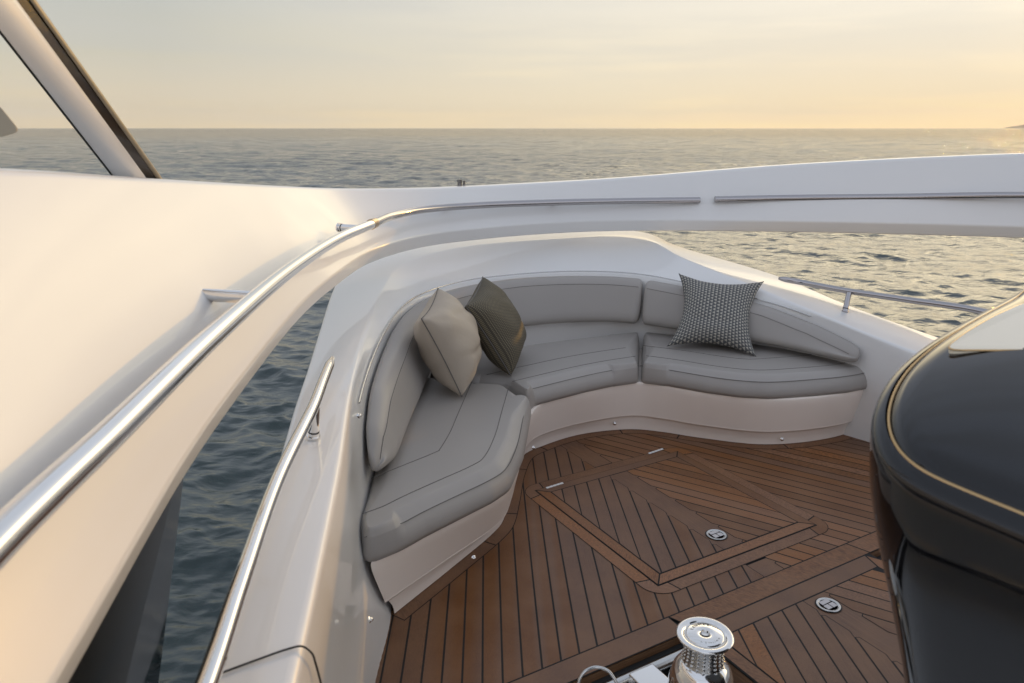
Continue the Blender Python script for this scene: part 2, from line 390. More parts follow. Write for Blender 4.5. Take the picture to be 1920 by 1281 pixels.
# joint line of the side gate across the cap near the camera
gate = [pz(415, 1262, .855), pz(480, 1238, .855), pz(540, 1217, .857), pz(566, 1212, .853), pz(582, 1222, .842), px(592, 1245, -.383), px(604, 1290, -.375)]
MB().add(*tube(cat(gate, 5), .0022, 6)).build('gate_joint', M['caulk'], bul)

# ------------------------------------------------------------------ teak deck
A0, B0, C0, D0 = pz(1012, 927, 0), pz(1261, 843, 0), pz(1519, 980, 0), pz(1245, 1108, 0)
ea = ((A0 - D0) + (B0 - C0)).normalized(); eb = Vector((-ea.y, ea.x, 0)); 
if eb.dot(B0 - A0) < 0: eb = -eb
hc = (A0 + B0 + C0 + D0) / 4
ha = ((A0 - D0).length + (B0 - C0).length) / 4; hb = ((B0 - A0).length + (C0 - D0).length) / 4
def ab(p): q = p - hc; return (q.dot(ea), q.dot(eb))
def xy(a, b, z=0): q = hc + ea * a + eb * b; return Vector((q.x, q.y, z))
print('HATCH', ha, hb, math.degrees(math.atan2(ea.y, ea.x)), [tuple(round(c, 3) for c in ab(p)) for p in (A0, B0, C0, D0)])
kb = ab(pz(1343, 1006, 0))[1]           # king plank centre line
print('king', kb, ab(pz(1553, 1137, 0)), ab(pz(1343, 1006, 0)))
print('board', ab(pz(1233, 1191, 0)), ab(pz(1664, 969, 0)), ab(pz(1370, 1161, 0)), ab(pz(1622, 1033, 0)), ab(pz(1378, 1185, 0)), 'L', ab(pz(1310, 1195, 0)), 'R', ab(pz(1632, 1040, 0)))
HULLP = [(-.36, -.6), (3.0, -.6), (3.0, 1.6), (2.62, 3.2), (2.25, 4.12), (1.5, 4.62), (1.0, 4.88), (.4, 4.98), (-.1, 4.82), (-.48, 4.35), (-.62, 3.7), (-.60, 2.4)]
HP = []
for _i in range(len(HULLP)):
    _p, _q = ab(Vector((*HULLP[_i], 0))), ab(Vector((*HULLP[(_i + 1) % len(HULLP)], 0)))
    _dx, _dy = _q[0] - _p[0], _q[1] - _p[1]; _nx, _ny = _dy, -_dx
    _c0 = ab(Vector((1, 2.5, 0)))
    if _nx * _c0[0] + _ny * _c0[1] > _nx * _p[0] + _ny * _p[1]: _nx, _ny = -_nx, -_ny
    HP.append((_nx, _ny, _nx * _p[0] + _ny * _p[1]))
def hclip(P):
    for h in HP:
        P = clip(P, *h)
        if len(P) < 3: return []
    return dedupe(P)
class Deck:
    def __init__(s): s.v = []; s.f = []; s.uv = []; s.rn = []; s.mi = []
    def poly(s, pts, z, d, mat=0, rn=None):
        """pts in (a,b), d = grain direction in (a,b)"""
        rn = rn or (random.random(), random.random(), random.random())
        n = len(s.v); o = pts[0]; dp = (-d[1], d[0])
        for p in pts:
            s.v.append(xy(p[0], p[1], z)); 
        s.f.append(list(range(n, n + len(pts))))
        s.uv.append([((p[0] - o[0]) * d[0] + (p[1] - o[1]) * d[1], (p[0] - o[0]) * dp[0] + (p[1] - o[1]) * dp[1]) for p in pts]); s.rn.append(rn); s.mi.append(mat)
    def board(s, pts, z, d, gap=.0038, rn=None, caulk=True):
        pts = hclip(pts) if len(pts) < 20 else pts
        if len(pts) < 3: return
        if area(pts) < 0: pts = pts[::-1]
        if abs(area(pts)) < 2e-4: return
        if caulk: s.poly(pts, z, d, 1)
        q = shrink(pts, gap)
        if q and area(q) > 5e-5: s.poly(q, z + .0006, d, 0, rn)
    def build(s, name):
        me = bpy.data.meshes.new(name); me.from_pydata([tuple(p) for p in s.v], [], s.f)
        me.materials.append(M['teak']); me.materials.append(M['caulk'])
        uv = me.uv_layers.new(name='UVMap'); ca = me.color_attributes.new('rnd', 'FLOAT_COLOR', 'CORNER')
        for p in me.polygons:
            p.material_index = s.mi[p.index]
            for k, li in enumerate(p.loop_indices):
                uv.data[li].uv = s.uv[p.index][k]; ca.data[li].color = (*s.rn[p.index], 1)
        bm = bmesh.new(); bm.from_mesh(me)
        for f in bm.faces:
            f.normal_update()
            if f.normal.z < 0: f.normal_flip()
        bm.to_mesh(me); bm.free()
        o = bpy.data.objects.new(name, me); col.objects.link(o); return o
def area(P): return .5 * sum(P[i][0] * P[(i + 1) % len(P)][1] - P[(i + 1) % len(P)][0] * P[i][1] for i in range(len(P)))
def clip(P, nx, ny, c):   # keep nx*x+ny*y <= c
    out = []
    for i in range(len(P)):
        p, q = P[i], P[(i + 1) % len(P)]; dp = nx * p[0] + ny * p[1] - c; dq = nx * q[0] + ny * q[1] - c
        if dp <= 0: out.append(p)
        if dp * dq < 0: t = dp / (dp - dq); out.append((p[0] + (q[0] - p[0]) * t, p[1] + (q[1] - p[1]) * t))
    return out
def dedupe(P):
    out = []
    for p in P:
        if not out or math.hypot(p[0] - out[-1][0], p[1] - out[-1][1]) > 1e-4: out.append(p)
    if len(out) > 1 and math.hypot(out[0][0] - out[-1][0], out[0][1] - out[-1][1]) < 1e-4: out.pop()
    return out
def shrink(P, g):
    P = dedupe(P); n = len(P)
    if n < 3: return None
    out = []
    for i in range(n):
        a, p, b = P[i - 1], P[i], P[(i + 1) % n]
        d1 = (p[0] - a[0], p[1] - a[1]); d2 = (b[0] - p[0], b[1] - p[1]); l1 = math.hypot(*d1); l2 = math.hypot(*d2)
        n1 = (-d1[1] / l1, d1[0] / l1); n2 = (-d2[1] / l2, d2[0] / l2)
        mx, my = n1[0] + n2[0], n1[1] + n2[1]; k = mx * n1[0] + my * n1[1]
        if k < .25: k = .25
        out.append((p[0] + mx * g / k, p[1] + my * g / k))
    return out
def rot2(deg): r = math.radians(deg); return (math.cos(r), math.sin(r))
PITCHW = .069
def herring(dk, region, side, ang, kc, kw, z, off=0, nib=True, tone=None):
    """planks on one side of the king plank. region = convex polygon in (a,b) already on that side.
    side -1: b < kc ; ang = angle between plank and the axis"""
    d = rot2(180 + ang) if side < 0 else rot2(180 - ang)     # (a,b): points away from the king, aft
    nrm = (-d[1], d[0])
    vals = [p[0] * nrm[0] + p[1] * nrm[1] for p in region]
    s = math.floor(min(vals) / PITCHW) * PITCHW + off
    ke = kc + side * kw / 2
    while s < max(vals):
        s0, s1 = s, s + PITCHW; s += PITCHW
        P = clip(region, nrm[0], nrm[1], s1); 
        if len(P) < 3: continue
        P = clip(P, -nrm[0], -nrm[1], -s0)
        if len(P) < 3: continue
        # nibbed tip where the plank runs into the king edge
        if nib:
            # t (along d) of the king edge crossing for both sides of the strip
            def tk(sv): return (ke - sv * nrm[1]) / d[1]
            t0, t1 = tk(s0), tk(s1); tl, th_ = min(t0, t1), max(t0, t1)
            cut = th_ - (th_ - tl) * .74
            P2 = clip(P, -d[0], -d[1], -cut)
            if len(P2) >= 3 and area(P2) != 0: P = P2
        P = dedupe(P)
        if len(P) < 3: continue
        dk.board(P, z, d)
dk = Deck()
ZS = .0012
# sheet under everything, leaving the two lockers open
aT = ab(pz(1233, 1191, 0))[0]; aT = (aT + ab(pz(1664, 969, 0))[0]) / 2
aM = (ab(pz(1370, 1161, 0))[0] + ab(pz(1622, 1033, 0))[0]) / 2
aL = ab(pz(1378, 1185, 0))[0]
bL = ab(pz(1310, 1195, 0))[1]; bR = ab(pz(1632, 1040, 0))[1]
print('a', aT, aM, aL, bL, bR)
LFT, RGT, FWD, AFT = -2.2, 2.3, 2.6, -4.0
aS = aM + .005
for R in ([(FWD, LFT), (FWD, RGT), (aS, RGT), (aS, LFT)], [(aS, bL), (aS, bR), (AFT, bR), (AFT, bL)], ): dk.poly(hclip(R), -.004, (1, 0), 1)
KW = .115
# king plank full length
for a0, a1 in ((FWD, ha + .07), (-ha - .07, aT)): dk.board([(a0, kb - .16), (a0, kb + .16), (a1, kb + .16), (a1, kb - .16)], 0, (1, 0), rn=(.3, .55, .6))
ANG = 28
herring(dk, [(FWD, LFT), (FWD, kb - KW / 2), (aT, kb - KW / 2), (aT, LFT)][::-1], -1, ANG, kb, KW, ZS, .02)
herring(dk, [(FWD, kb + KW / 2), (FWD, RGT), (aT, RGT), (aT, kb + KW / 2)][::-1], 1, ANG - 2, kb, KW, ZS, .05)
# hatch margin: outer frame, rounded corners
Z2 = ZS + .0016
mo = .066; oa, obb = ha + mo, hb + mo
def rrect(a, b, r, n=6):
    P = []
    for (ca, cb, s0) in ((a - r, b - r, 0), (-a + r, b - r, 90), (-a + r, -b + r, 180), (a - r, -b + r, 270)):
        for k in range(n + 1): t = math.radians(s0 + 90 * k / n); P.append((ca + r * math.cos(t), cb + r * math.sin(t)))
    return P
dk.poly(rrect(oa, obb, .10, 10), Z2, (1, 0), 1)
Z3 = Z2 + .0006; g = .0034; rc = .10
def wpoly(P, z, d): 
    q = shrink(P if area(P) > 0 else P[::-1], g); dk.poly(q, z, d, 0)
cr = rc + .03
for s in (1, -1):
    wpoly([(s * ha, -hb + .05), (s * oa, -obb + cr), (s * oa, obb - cr), (s * ha, hb - .05)], Z3, (0, 1))
    wpoly([(-ha + .05, s * hb), (-oa + cr, s * obb), (oa - cr, s * obb), (ha - .05, s * hb)], Z3, (1, 0))
    for t in (1, -1):
        arc = [(s * (oa - rc + rc * math.cos(math.radians(q))), t * (obb - rc + rc * math.sin(math.radians(q)))) for q in range(0, 91, 9)]
        P = [(s * ha, t * (hb - .05)), (s * oa, t * (obb - cr))] + arc + [(s * (oa - cr), t * obb), (s * (ha - .05), t * hb), (s * ha, t * hb)]
        q = shrink(P if area(P) > 0 else P[::-1], g); dk.poly(q, Z3, (.7, .7), 0)
deck = dk.build('deck'); tag(deck, kind='structure')

# the lift-up hatch itself is a thing of its own: frame boards + herringbone inlay
hd = Deck(); Z4 = Z3 + .0022
hatch = empty('deck_hatch', xy(0, 0, 0)); tag(hatch, 'square teak deck hatch with mitred border and herringbone planks in front of the bench', 'hatch')
iw = .058; ia, ib = ha - iw, hb - iw
hd.poly([(ha - .001, hb - .001), (-ha + .001, hb - .001), (-ha + .001, -hb + .001), (ha - .001, -hb + .001)], Z4, (1, 0), 1)
for s in (1, -1):
    P = [(s * ia, -ib), (s * ha, -hb), (s * ha, hb), (s * ia, ib)]; hd.poly(shrink(P if area(P) > 0 else P[::-1], g), Z4 + .0006, (0, 1), 0)
    P = [(-ia, s * ib), (-ha, s * hb), (ha, s * hb), (ia, s * ib)]; hd.poly(shrink(P if area(P) > 0 else P[::-1], g), Z4 + .0006, (1, 0), 0)
def adopt(o, parent):
    o.parent = parent
    for v in o.data.vertices: v.co -= Vector(parent.location)
o = hd.build('border'); adopt(o, hatch)
hd = Deck()
hd.board([(ia, kb - .11), (-ia, kb - .11), (-ia, kb + .11), (ia, kb + .11)], Z4 + .0004, (1, 0), rn=(.6, .45, .7))
# outboard side margins carry nibs too
herring(hd, [(ia, -ib), (-ia, -ib), (-ia, kb - KW / 2), (ia, kb - KW / 2)], -1, ANG, kb, KW, Z4 + .0012, .03)
herring(hd, [(ia, ib), (-ia, ib), (-ia, kb + KW / 2), (ia, kb + KW / 2)], 1, ANG, kb, KW, Z4 + .0012, .05)
o = hd.build('planking'); adopt(o, hatch)

# cross boards and the hatch aft of them
cd_ = Deck(); Z5 = ZS + .0014
cdo = empty('cross_boards', xy(aT, 0, 0)); tag(cdo, 'pair of wide teak boards laid across the deck behind the capstan', 'deck boards')
cd_.board([(aT, LFT), (aM, LFT), (aM, bL - .02), (aT, bL - .02)], Z5, (0, 1))
cd_.board([(aT, bL - .02), (aM, bL + .02), (aM, bR + .01), (aT + .0, bR - .02)], Z5, (0, 1))
cd_.board([(aT, bR - .02), (aM, bR + .01), (aM, RGT), (aT, RGT)], Z5, (0, 1))
o = cd_.build('boards'); adopt(o, cdo)
a2 = aL + .0
h2 = empty('deck_hatch', xy(a2 - .5, kb, 0)); tag(h2, 'larger teak deck hatch between the capstan and the black console', 'hatch')
hd = Deck(); AE = -2.6
hd.poly(hclip([(aM, bL), (aM, bR), (AE, bR), (AE, bL)]), Z5 - .0006, (0, 1), 1)
mw = .062
hd.board([(aM, bL + .005), (a2, bL + mw), (a2, bR - mw), (aM, bR - .03)], Z5, (0, 1))
hd.board([(aM, bL + .005), (a2, bL + mw), (AE, bL + mw), (AE, bL)], Z5, (1, 0))
hd.board([(aM, bR - .03), (a2, bR - mw), (AE, bR - mw), (AE, bR), (aM - .06, bR)], Z5, (1, 0))
o = hd.build('border'); adopt(o, h2)
hd = Deck()
hd.board([(a2, kb - .14), (AE, kb - .14), (AE, kb + .14), (a2, kb + .14)], Z5 + .0002, (1, 0), rn=(.2, .6, .8))
herring(hd, [(a2, bL + mw), (AE, bL + mw), (AE, kb - KW / 2), (a2, kb - KW / 2)], -1, ANG, kb, KW, Z5 + .0012, .035)
herring(hd, [(a2, bR - mw), (AE, bR - mw), (AE, kb + KW / 2), (a2, kb + KW / 2)], 1, ANG, kb, KW, Z5 + .0012, .06)
o = hd.build('planking'); adopt(o, h2)

# recessed lockers (trays) left and right of the aft hatch
def tray(b0, b1, a1, side, label):
    t = empty('locker_tray', xy(a1 - .3, (b0 + b1) / 2, -.1)); tag(t, label, 'locker tray')
    e = .0
    def slab(a_, b_, c_, d_, z0, z1, mat, name):
        P = [xy(a_, b_), xy(a_, d_), xy(c_, d_), xy(c_, b_)]
        V = [Vector((p.x, p.y, z)) for z in (z0, z1) for p in P]
        return MB().add(V, [[0, 3, 2, 1], [4, 5, 6, 7], [0, 1, 5, 4], [1, 2, 6, 5], [2, 3, 7, 6], [3, 0, 4, 7]]).build(name, mat, t)
    slab(a1, b0, -2.6, b1, -.16, -.12, M['steel2'], 'floor')
    # teak edge of the opening and steel lip
    mb = slab(a1 + .03, b0, a1, b1, -.035, -.0045, M['teakedge'], 'teak_edge')
    slab(a1 + .025, b0, a1 - .02, b1, -.12, -.036, M['rubber'], 'wall')
    bb = b1 if side < 0 else b0
    slab(a1 - .01, bb - .004, -2.6, bb + .03 if side < 0 else bb + .004, -.12, -.0045, M['teakedge'], 'side_wall')
    q = [xy(a1 - .045, b0 + .02, -.04), xy(a1 - .045, b1 - .06, -.04)]
    MB().add(*tube(q, .02, 12)).build('edge_tube', M['steel2'], t)
    return t
m, nt_, b_ = newmat('teak_edge'); setp(b_, Base_Color=(.16, .08, .038, 1), Roughness=.5); M['teakedge'] = m
nn = nt_.nodes.new('ShaderNodeTexNoise'); nn.inputs['Scale'].default_value = 14; nn.inputs['Detail'].default_value = 8
rr = nt_.nodes.new('ShaderNodeValToRGB'); rr.color_ramp.elements[0].position = .3; rr.color_ramp.elements[0].color = (.10, .047, .02, 1); rr.color_ramp.elements[1].position = .7; rr.color_ramp.elements[1].color = (.22, .115, .055, 1)
nt_.links.new(nn.outputs['Fac'], rr.inputs[0]); nt_.links.new(rr.outputs[0], b_.inputs['Base Color'])
tL = tray(LFT, bL, aM, -1, 'recessed steel tray sunk into the teak deck under the chrome capstan')
tR = tray(bR, RGT, aM, 1, 'recessed steel tray in the teak deck half hidden by the black console')
P = [xy(aM - .10, bR + .05), xy(aM - .10, RGT), xy(-1.7, RGT), xy(-1.7, bR + .05)]
MB().add([Vector((p.x, p.y, z)) for z in (-.118, -.07) for p in P], box((0, 0, 0), (1, 1, 1))[1]).build('white_plate', M['whiteplast'], tR)

# ------------------------------------------------------------------ bench
bench = empty('bench', (.6, 4.1, 0)); tag(bench, 'curved grey upholstered lounge bench built into the white bulwark around the teak deck', 'bench')
def v2(p): return Vector((p.x, p.y, 0))
def ring_outline(pts, rad):
    """closed outline; pts list of Vector xy; rad list. returns points and per-point inset limits"""
    n = len(pts); out = []; lim = []
    ar = sum(pts[i].x * pts[(i + 1) % n].y - pts[(i + 1) % n].x * pts[i].y for i in range(n))
    if ar < 0: pts = pts[::-1]; rad = rad[::-1]
    for i in range(n):
        a = pts[i - 1] - pts[i]; b = pts[(i + 1) % n] - pts[i]; r = rad[i]
        ang = a.angle(b); half = ang / 2; td = min(r / max(math.tan(half), 1e-3) if half < 1.57 else 0, a.length * .45, b.length * .45)
        rr = td * math.tan(half); A = pts[i] + a.normalized() * td; B = pts[i] + b.normalized() * td
        convex = (-a).cross(b).z > 0
        for k in range(9):
            t = k / 8; out.append(A * (1 - t) ** 2 + pts[i] * 2 * t * (1 - t) + B * t * t); lim.append(rr * .55 if convex else 9)
    # resample by adding points on long straight parts
    P, Lm = [], []
    m = len(out)
    for i in range(m):
        p, q = out[i], out[(i + 1) % m]; l = (q - p).length
        if l < 1e-4: continue
        k = max(1, int(l / .04))
        for j in range(k): P.append(p.lerp(q, j / k)); Lm.append(lim[i] if j == 0 else 9)
    for _ in range(14):
        Lm = [min(Lm[i], Lm[i - 1] + .009, Lm[(i + 1) % len(Lm)] + .009) for i in range(len(Lm))]
    return P, Lm
def rings(P, Lm, prof):
    n = len(P); N_ = []
    for i in range(n):
        t = (P[(i + 1) % n] - P[i - 1]).normalized(); N_.append(Vector((-t.y, t.x, 0)))
    V = []
    for ins, z in prof:
        for i in range(n):
            q = P[i] + N_[i] * (ins * min(1, Lm[i] / .087) if ins > 0 else ins); V.append(Vector((q.x, q.y, z)))
    f = grid_faces(len(prof), n, True); f.append(list(range(n))[::-1]); f.append([(len(prof) - 1) * n + i for i in range(n)])
    return V, f
def offset_path(P, d, z, trim=(0, 0), sm=3):
    n = len(P); Q = []
    for i in range(n):
        t = (P[min(i + 1, n - 1)] - P[max(i - 1, 0)]).normalized(); nn = Vector((t.y, -t.x, 0))
        if nn.dot(Vector((.5, 4.0, 0)) - cen) < 0: pass
        Q.append(P[i] + nn * d)
    for _ in range(sm): Q = [Q[0]] + [(Q[i - 1] + Q[i] * 2 + Q[i + 1]) / 4 for i in range(1, n - 1)] + [Q[-1]]
    return [Vector((q.x, q.y, z)) for q in Q[trim[0]: n - trim[1]]]
ZB, ZT = .33, .459
prof = [(.03, ZB), (.006, ZB + .006), (-.002, ZB + .028), (.002, ZB + .055), (.013, ZB + .082), (.0235, ZB + .096), (.0245, ZB + .0985), (.0285, ZB + .101), (.042, ZB + .112), (.057, ZB + .1215), (.072, ZB + .1275), (.082, ZT), (.087, ZT)]
def inside(q, P, m):
    c = False; n = len(P); dmin = 9
    for i in range(n):
        a, b = P[i], P[i - 1]
        if (a.y > q.y) != (b.y > q.y) and q.x < (b.x - a.x) * (q.y - a.y) / (b.y - a.y) + a.x: c = not c
        dmin = min(dmin, math.hypot(a.x - q.x, a.y - q.y))
    return c and dmin > m
def seat(name, front, back, fr_r, bk_r, seams, tl):
    """front: open curve going left->right as seen from the deck (inset side = towards the wall); back: continuing"""
    P, Lm = ring_outline([v2(p) for p in front + back], fr_r + bk_r)
    so_ = MB().add(*rings(P, Lm, prof)).build(name, M['vinyl'], bench, sharp=None)
    # seams follow the front edge
    fc = cat([v2(p) for p in front[tl[0]: len(front) - tl[1]]], 10)
    sb = MB()
    sgn = 1
    t = (fc[1] - fc[0]); nn = Vector((t.y, -t.x, 0))
    if nn.dot(v2(back[len(back) // 2]) - fc[0]) < 0: sgn = -1
    for d, z, t0, t1 in seams:
        op = offset_path([fc[0] * 2 - fc[6]] + fc + [fc[-1] * 2 - fc[-7]], d * sgn, z, (0, 0), 10)
        if d > .05: op = [q for q in op if inside(q, P, .012)]
        else: op = op[t0:len(op) - t1]
        if len(op) > 3: sb.add(*tube(op, .0018, 6))
    sb.build('seam', M['thread'], so_)
    return so_
# left seat
Lf = [pz(684, 1064, ZB), pz(760, 1034, ZB), pz(800, 1011, ZB), pz(870, 975, ZB), pz(925, 947, ZB), pz(958, 924, ZB), pz(981, 870, ZB), pz(988, 830, ZB), pz(996, 785, ZB)]
Lb = [pz(985, 737, ZT), pz(948, 717, ZT), pz(895, 711, ZT), pz(820, 705, ZT), W(-.60, 4.0, 0), W(-.60, 3.4, 0), W(-.585, 2.8, 0), W(-.56, 2.4, 0)]
seat('seat_cushion', Lf, Lb, [.07, .3, .3, .3, .3, .22, .3, .3, .14], [.10, .1, .3, .3, .15, .3, .3, .07],
     [(.0245, ZB + .1, 3, 3), (.13, ZT + .0005, 1, 8), (.34, ZT + .0005, 0, 12)], (0, 0))
# middle seat
Mf = [pz(1002, 764, ZB), pz(1050, 751, ZB), pz(1100, 738, ZB), pz(1150, 727, ZB), pz(1196, 719, ZB)]
Mb = [pz(1200, 622, ZT), pz(1130, 624, ZT), pz(1050, 633, ZT), pz(976, 643, ZT), W(-.26, 4.52, 0), W(-.50, 4.2, 0), pz(823, 702, ZT), pz(897, 708, ZT), pz(950, 713, ZT), pz(990, 733, ZT)]
seat('seat_cushion', Mf, Mb, [.06, .3, .3, .3, .035], [.035, .3, .3, .3, .3, .1, .04, .3, .12, .12],
     [(.0245, ZB + .1, 1, 1), (.12, ZT + .0005, 0, 0), (.30, ZT + .0005, 0, 0)], (0, 0))
# right seat
Rf = [pz(1202, 719, ZB), pz(1250, 726, ZB), pz(1320, 739, ZB), pz(1385, 748, ZB), pz(1445, 751, ZB), pz(1530, 745, ZB), pz(1590, 739, ZB), pz(1634, 730, ZB)]
Rb = [pz(1660, 694, ZT), pz(1640, 676, ZT), pz(1560, 655, ZT), pz(1470, 640, ZT), pz(1400, 636, ZT), pz(1300, 626, ZT), pz(1206, 622, ZT)]
seat('seat_cushion', Rf, Rb, [.035, .3, .3, .3, .3, .3, .3, .06], [.07, .08, .3, .3, .3, .3, .035],
     [(.0245, ZB + .1, 1, 3), (.15, ZT + .0005, 0, 2), (.36, ZT + .0005, 0, 24)], (0, 0))
# moulded base under the cushions, leaning in to a toe lip
TF = [pz(690, 1064, ZB), pz(800, 1010, ZB), pz(925, 946, ZB), pz(952, 925, ZB), pz(972, 893, ZB), pz(983, 850, ZB), pz(999, 780, ZB), pz(1020, 758, ZB), pz(1100, 738, ZB), pz(1196, 719, ZB), pz(1250, 726, ZB), pz(1320, 739, ZB), pz(1445, 751, ZB), pz(1590, 739, ZB), pz(1640, 726, ZB)]
BF = [pz(738, 1156, 0), pz(850, 1067, 0), pz(925, 1005, 0), pz(942, 985, 0), pz(955, 940, 0), pz(966, 890, 0), pz(985, 855, 0), pz(1015, 840, 0), pz(1090, 817, 0), pz(1185, 807, 0), pz(1240, 812, 0), pz(1310, 823, 0), pz(1435, 836, 0), pz(1565, 822, 0), pz(1628, 797, 0)]
TFc = cat(TF, 8); BFc = cat(BF, 8); V = []; prs = []
for i in range(len(TFc)):
    t, b = TFc[i], BFc[i]; n_ = (v2(b) - v2(t)); 
    P = [v2(t) + n_ * 1.5 + Vector((0, 0, ZB + .002)), v2(t) + n_ * .12 + Vector((0, 0, ZB + .004)), v2(t) + n_ * .14 + Vector((0, 0, ZB - .03)), v2(t) + n_ * .62 + Vector((0, 0, .115)), v2(t) + n_ * .62 + Vector((0, 0, .108)) , v2(t) + n_ * .82 + Vector((0, 0, .092)), v2(b) + Vector((0, 0, .045)), v2(b) + n_ * .05 + Vector((0, 0, .006))]
    r = fillet(P, [0, .01, .05, .004, .004, .01, .02, 0], 4); V += r; w_ = len(r)
nb = len(TFc)
fc = grid_faces(nb, w_)
fc.append([k for k in range(w_)]); fc.append([(nb - 1) * w_ + k for k in range(w_)][::-1])
base = mesh('base', V, fc, M['gelbase'], bench, sharp=.6)
# rear deck plate below the cushions so that gaps never show the sea
pl = [v2(p) for p in BFc] + [v2(p) for p in Tc[5 * NS:int(16.2 * NS)][::-1]]
mesh('seat_plate', [Vector((p.x, p.y, ZB - .004)) for p in pl], [list(range(len(pl)))], M['gelbase'], bench)
# dark teak margin following the base on the deck
dm = Deck(); Q = [v2(p) for p in BFc]; inn, out_ = [], []
for i in range(len(Q)):
    t = (Q[min(i + 1, len(Q) - 1)] - Q[max(i - 1, 0)]).normalized(); n_ = Vector((t.y, -t.x, 0))
    if n_.dot(v2(hc) - Q[i]) < 0: n_ = -n_
    inn.append(Q[i] - n_ * .03); out_.append(Q[i] + n_ * .055)
for k in range(0, len(Q) - 1, 14):
    e = min(k + 14, len(Q) - 1)
    if e - k < 2: continue
    P = [ab(p) for p in inn[k:e + 1]] + [ab(p) for p in out_[k:e + 1][::-1]]
    dm.board(P, ZS + .0014, (0, 1), rn=(random.random(), .25, .5))
mo_ = dm.build('margin_board'); tag(mo_, 'dark teak margin board following the curved foot of the bench', 'deck boards')

# backrests
def backrest(i0, i1, zbf, ztf, thf, seamz=.045, ends=(.045, .045), label=None):
    """i0,i1: parameter range on the trim curve (float control index)"""
    n = 46; V = []; seam = []
    def at(s):
        x = s * NS; i = int(x); i = min(i, len(Tc) - 2); return Tc[i].lerp(Tc[i + 1], x - i)
    S = [i0 + (i1 - i0) * k / n for k in range(n + 1)]
    P = [at(s) for s in S]; L_ = [0]
    for k in range(n): L_.append(L_[-1] + (v2(P[k + 1]) - v2(P[k])).length)
    # add dense stations at the ends
    for k in range(n + 1):
        t = k / n; p = P[k]
        a, b = P[max(k - 1, 0)], P[min(k + 1, n)]; tt = v2(b - a).normalized(); nn = Vector((tt.y, -tt.x, 0))
        if nn.dot(v2(cen) - v2(p)) < 0: nn = -nn
        zb, zt, th = zbf(t), ztf(t), thf(t)
        e0 = min(1, L_[k] / ends[0]); e1 = min(1, (L_[-1] - L_[k]) / ends[1]); e = min(e0, e1); sc_ = .45 + .55 * math.sqrt(max(0, 1 - (1 - e) ** 2))
        H = zt - zb
        def wl(z): return MIc(S[k]) * max(0, min(1, (p.z - z) / (p.z - .40)))
        pr = [(wl(zb) + .004, zb + .02), (wl(zb) + .02, zb), (wl(zb) + th * .75, zb - .003), (wl(zb) + th * 1.12, zb + .012), (wl(zb) + th * 1.2, zb + .045),
              (wl(zb + H * .4) + th * 1.12, zb + H * .4), (wl(zt) + th * .98, zt - seamz - .012), (wl(zt) + th * .93, zt - seamz), (wl(zt) + th * .90, zt - seamz + .008), (wl(zt) + th * .66, zt - .014), (wl(zt) + th * .4, zt - .002), (wl(zt) + .01, zt), (wl(zt) + .003, zt - .015)]
        cx = sum(q[0] for q in pr) / len(pr); cz = sum(q[1] for q in pr) / len(pr)
        for d, z in pr:
            d = cx + (d - cx) * sc_; z = cz + (z - cz) * (1 - (1 - sc_) * .35)
            V.append(v2(p) + nn * (d + .006) + Vector((0, 0, z)))
        seam.append(V[-6] * .999 + V[-7] * .001 + nn * .0005)
    m_ = len(pr); f = grid_faces(n + 1, m_, True); f.append(list(range(m_))); f.append([n * m_ + q for q in range(m_)])
    o = mesh('backrest', V, f, M['vinyl'], bench)
    sub = o.modifiers.new('s', 'SUBSURF'); sub.levels = 1; sub.render_levels = 1
    MB().add(*tube(seam[1:-1], .0015, 6)).build('seam', M['thread'], o)
    return o
MIl = MI
def MIc(s): i = min(int(s), 18); return MIl[i] + (MIl[i + 1] - MIl[i]) * (s - i)
def lin(*pts):
    def f(t):
        for (a, x), (b, y) in zip(pts, pts[1:]):
            if t <= b: u_ = (t - a) / (b - a); return x + (y - x) * u_
        return pts[-1][1]
    return f
backrest(4.35, 8.15, lin((0, .50), (.12, .475), (1, .475)), lin((0, .56), (.06, .66), (.2, .735), (.5, .785), (1, .815)), lin((0, .06), (.1, .09), (.4, .12), (1, .12)), seamz=.05, ends=(.12, .03))
backrest(8.17, 12.93, lin((0, .50), (.3, .515), (1, .52)), lin((0, .815), (.4, .83), (1, .815)), lin((0, .10), (1, .10)), ends=(.03, .02))
backrest(12.96, 16.75, lin((0, .52), (.6, .50), (1, .49)), lin((0, .812), (.35, .775), (.65, .72), (.85, .655), (.94, .61), (1, .575)), lin((0, .10), (.6, .13), (.9, .11), (1, .08)), ends=(.02, .07))

# snap studs
stg = 'snap studs on the bench and bulwark'
def stud(p, n, label):
    p = Vector(p); n = Vector(n).normalized(); q = n.to_track_quat('Z', 'Y').to_matrix()
    V, f = lathe([(.011, 0), (.011, .002), (.007, .005), (.0065, .010), (.004, .012), (0.0001, .0125)], (0, 0, 0), 16)
    o = MB().add([q @ v for v in V], f).build('snap_stud', M['steel']); o.location = p
    tag(o, label, 'stud', stg)
stud(pz(888, 1043, .05) + Vector((0, -.012, 0)), (.5, -.8, .2), 'small steel snap stud low on the left part of the bench base')
stud(pz(1000, 838, .05) + Vector((0, -.012, 0)), (.5, -.8, .2), 'small steel snap stud low on the bench base at its left inner corner')
stud(pz(1152, 793, .06) + Vector((0, -.012, 0)), (.1, -1, .2), 'small steel snap stud low on the middle of the bench base')
stud(pz(1465, 822, .05) + Vector((0, -.012, 0)), (0, -1, .2), 'small steel snap stud low on the right part of the bench base')
stud(px(672, 780, -.585), (1, -.3, .4), 'small steel snap stud on the left bulwark at the end of the backrest trim')
stud(px(692, 1162, -.43), (1, 0, .2), 'small steel snap stud on the left bulwark beside the bench end')

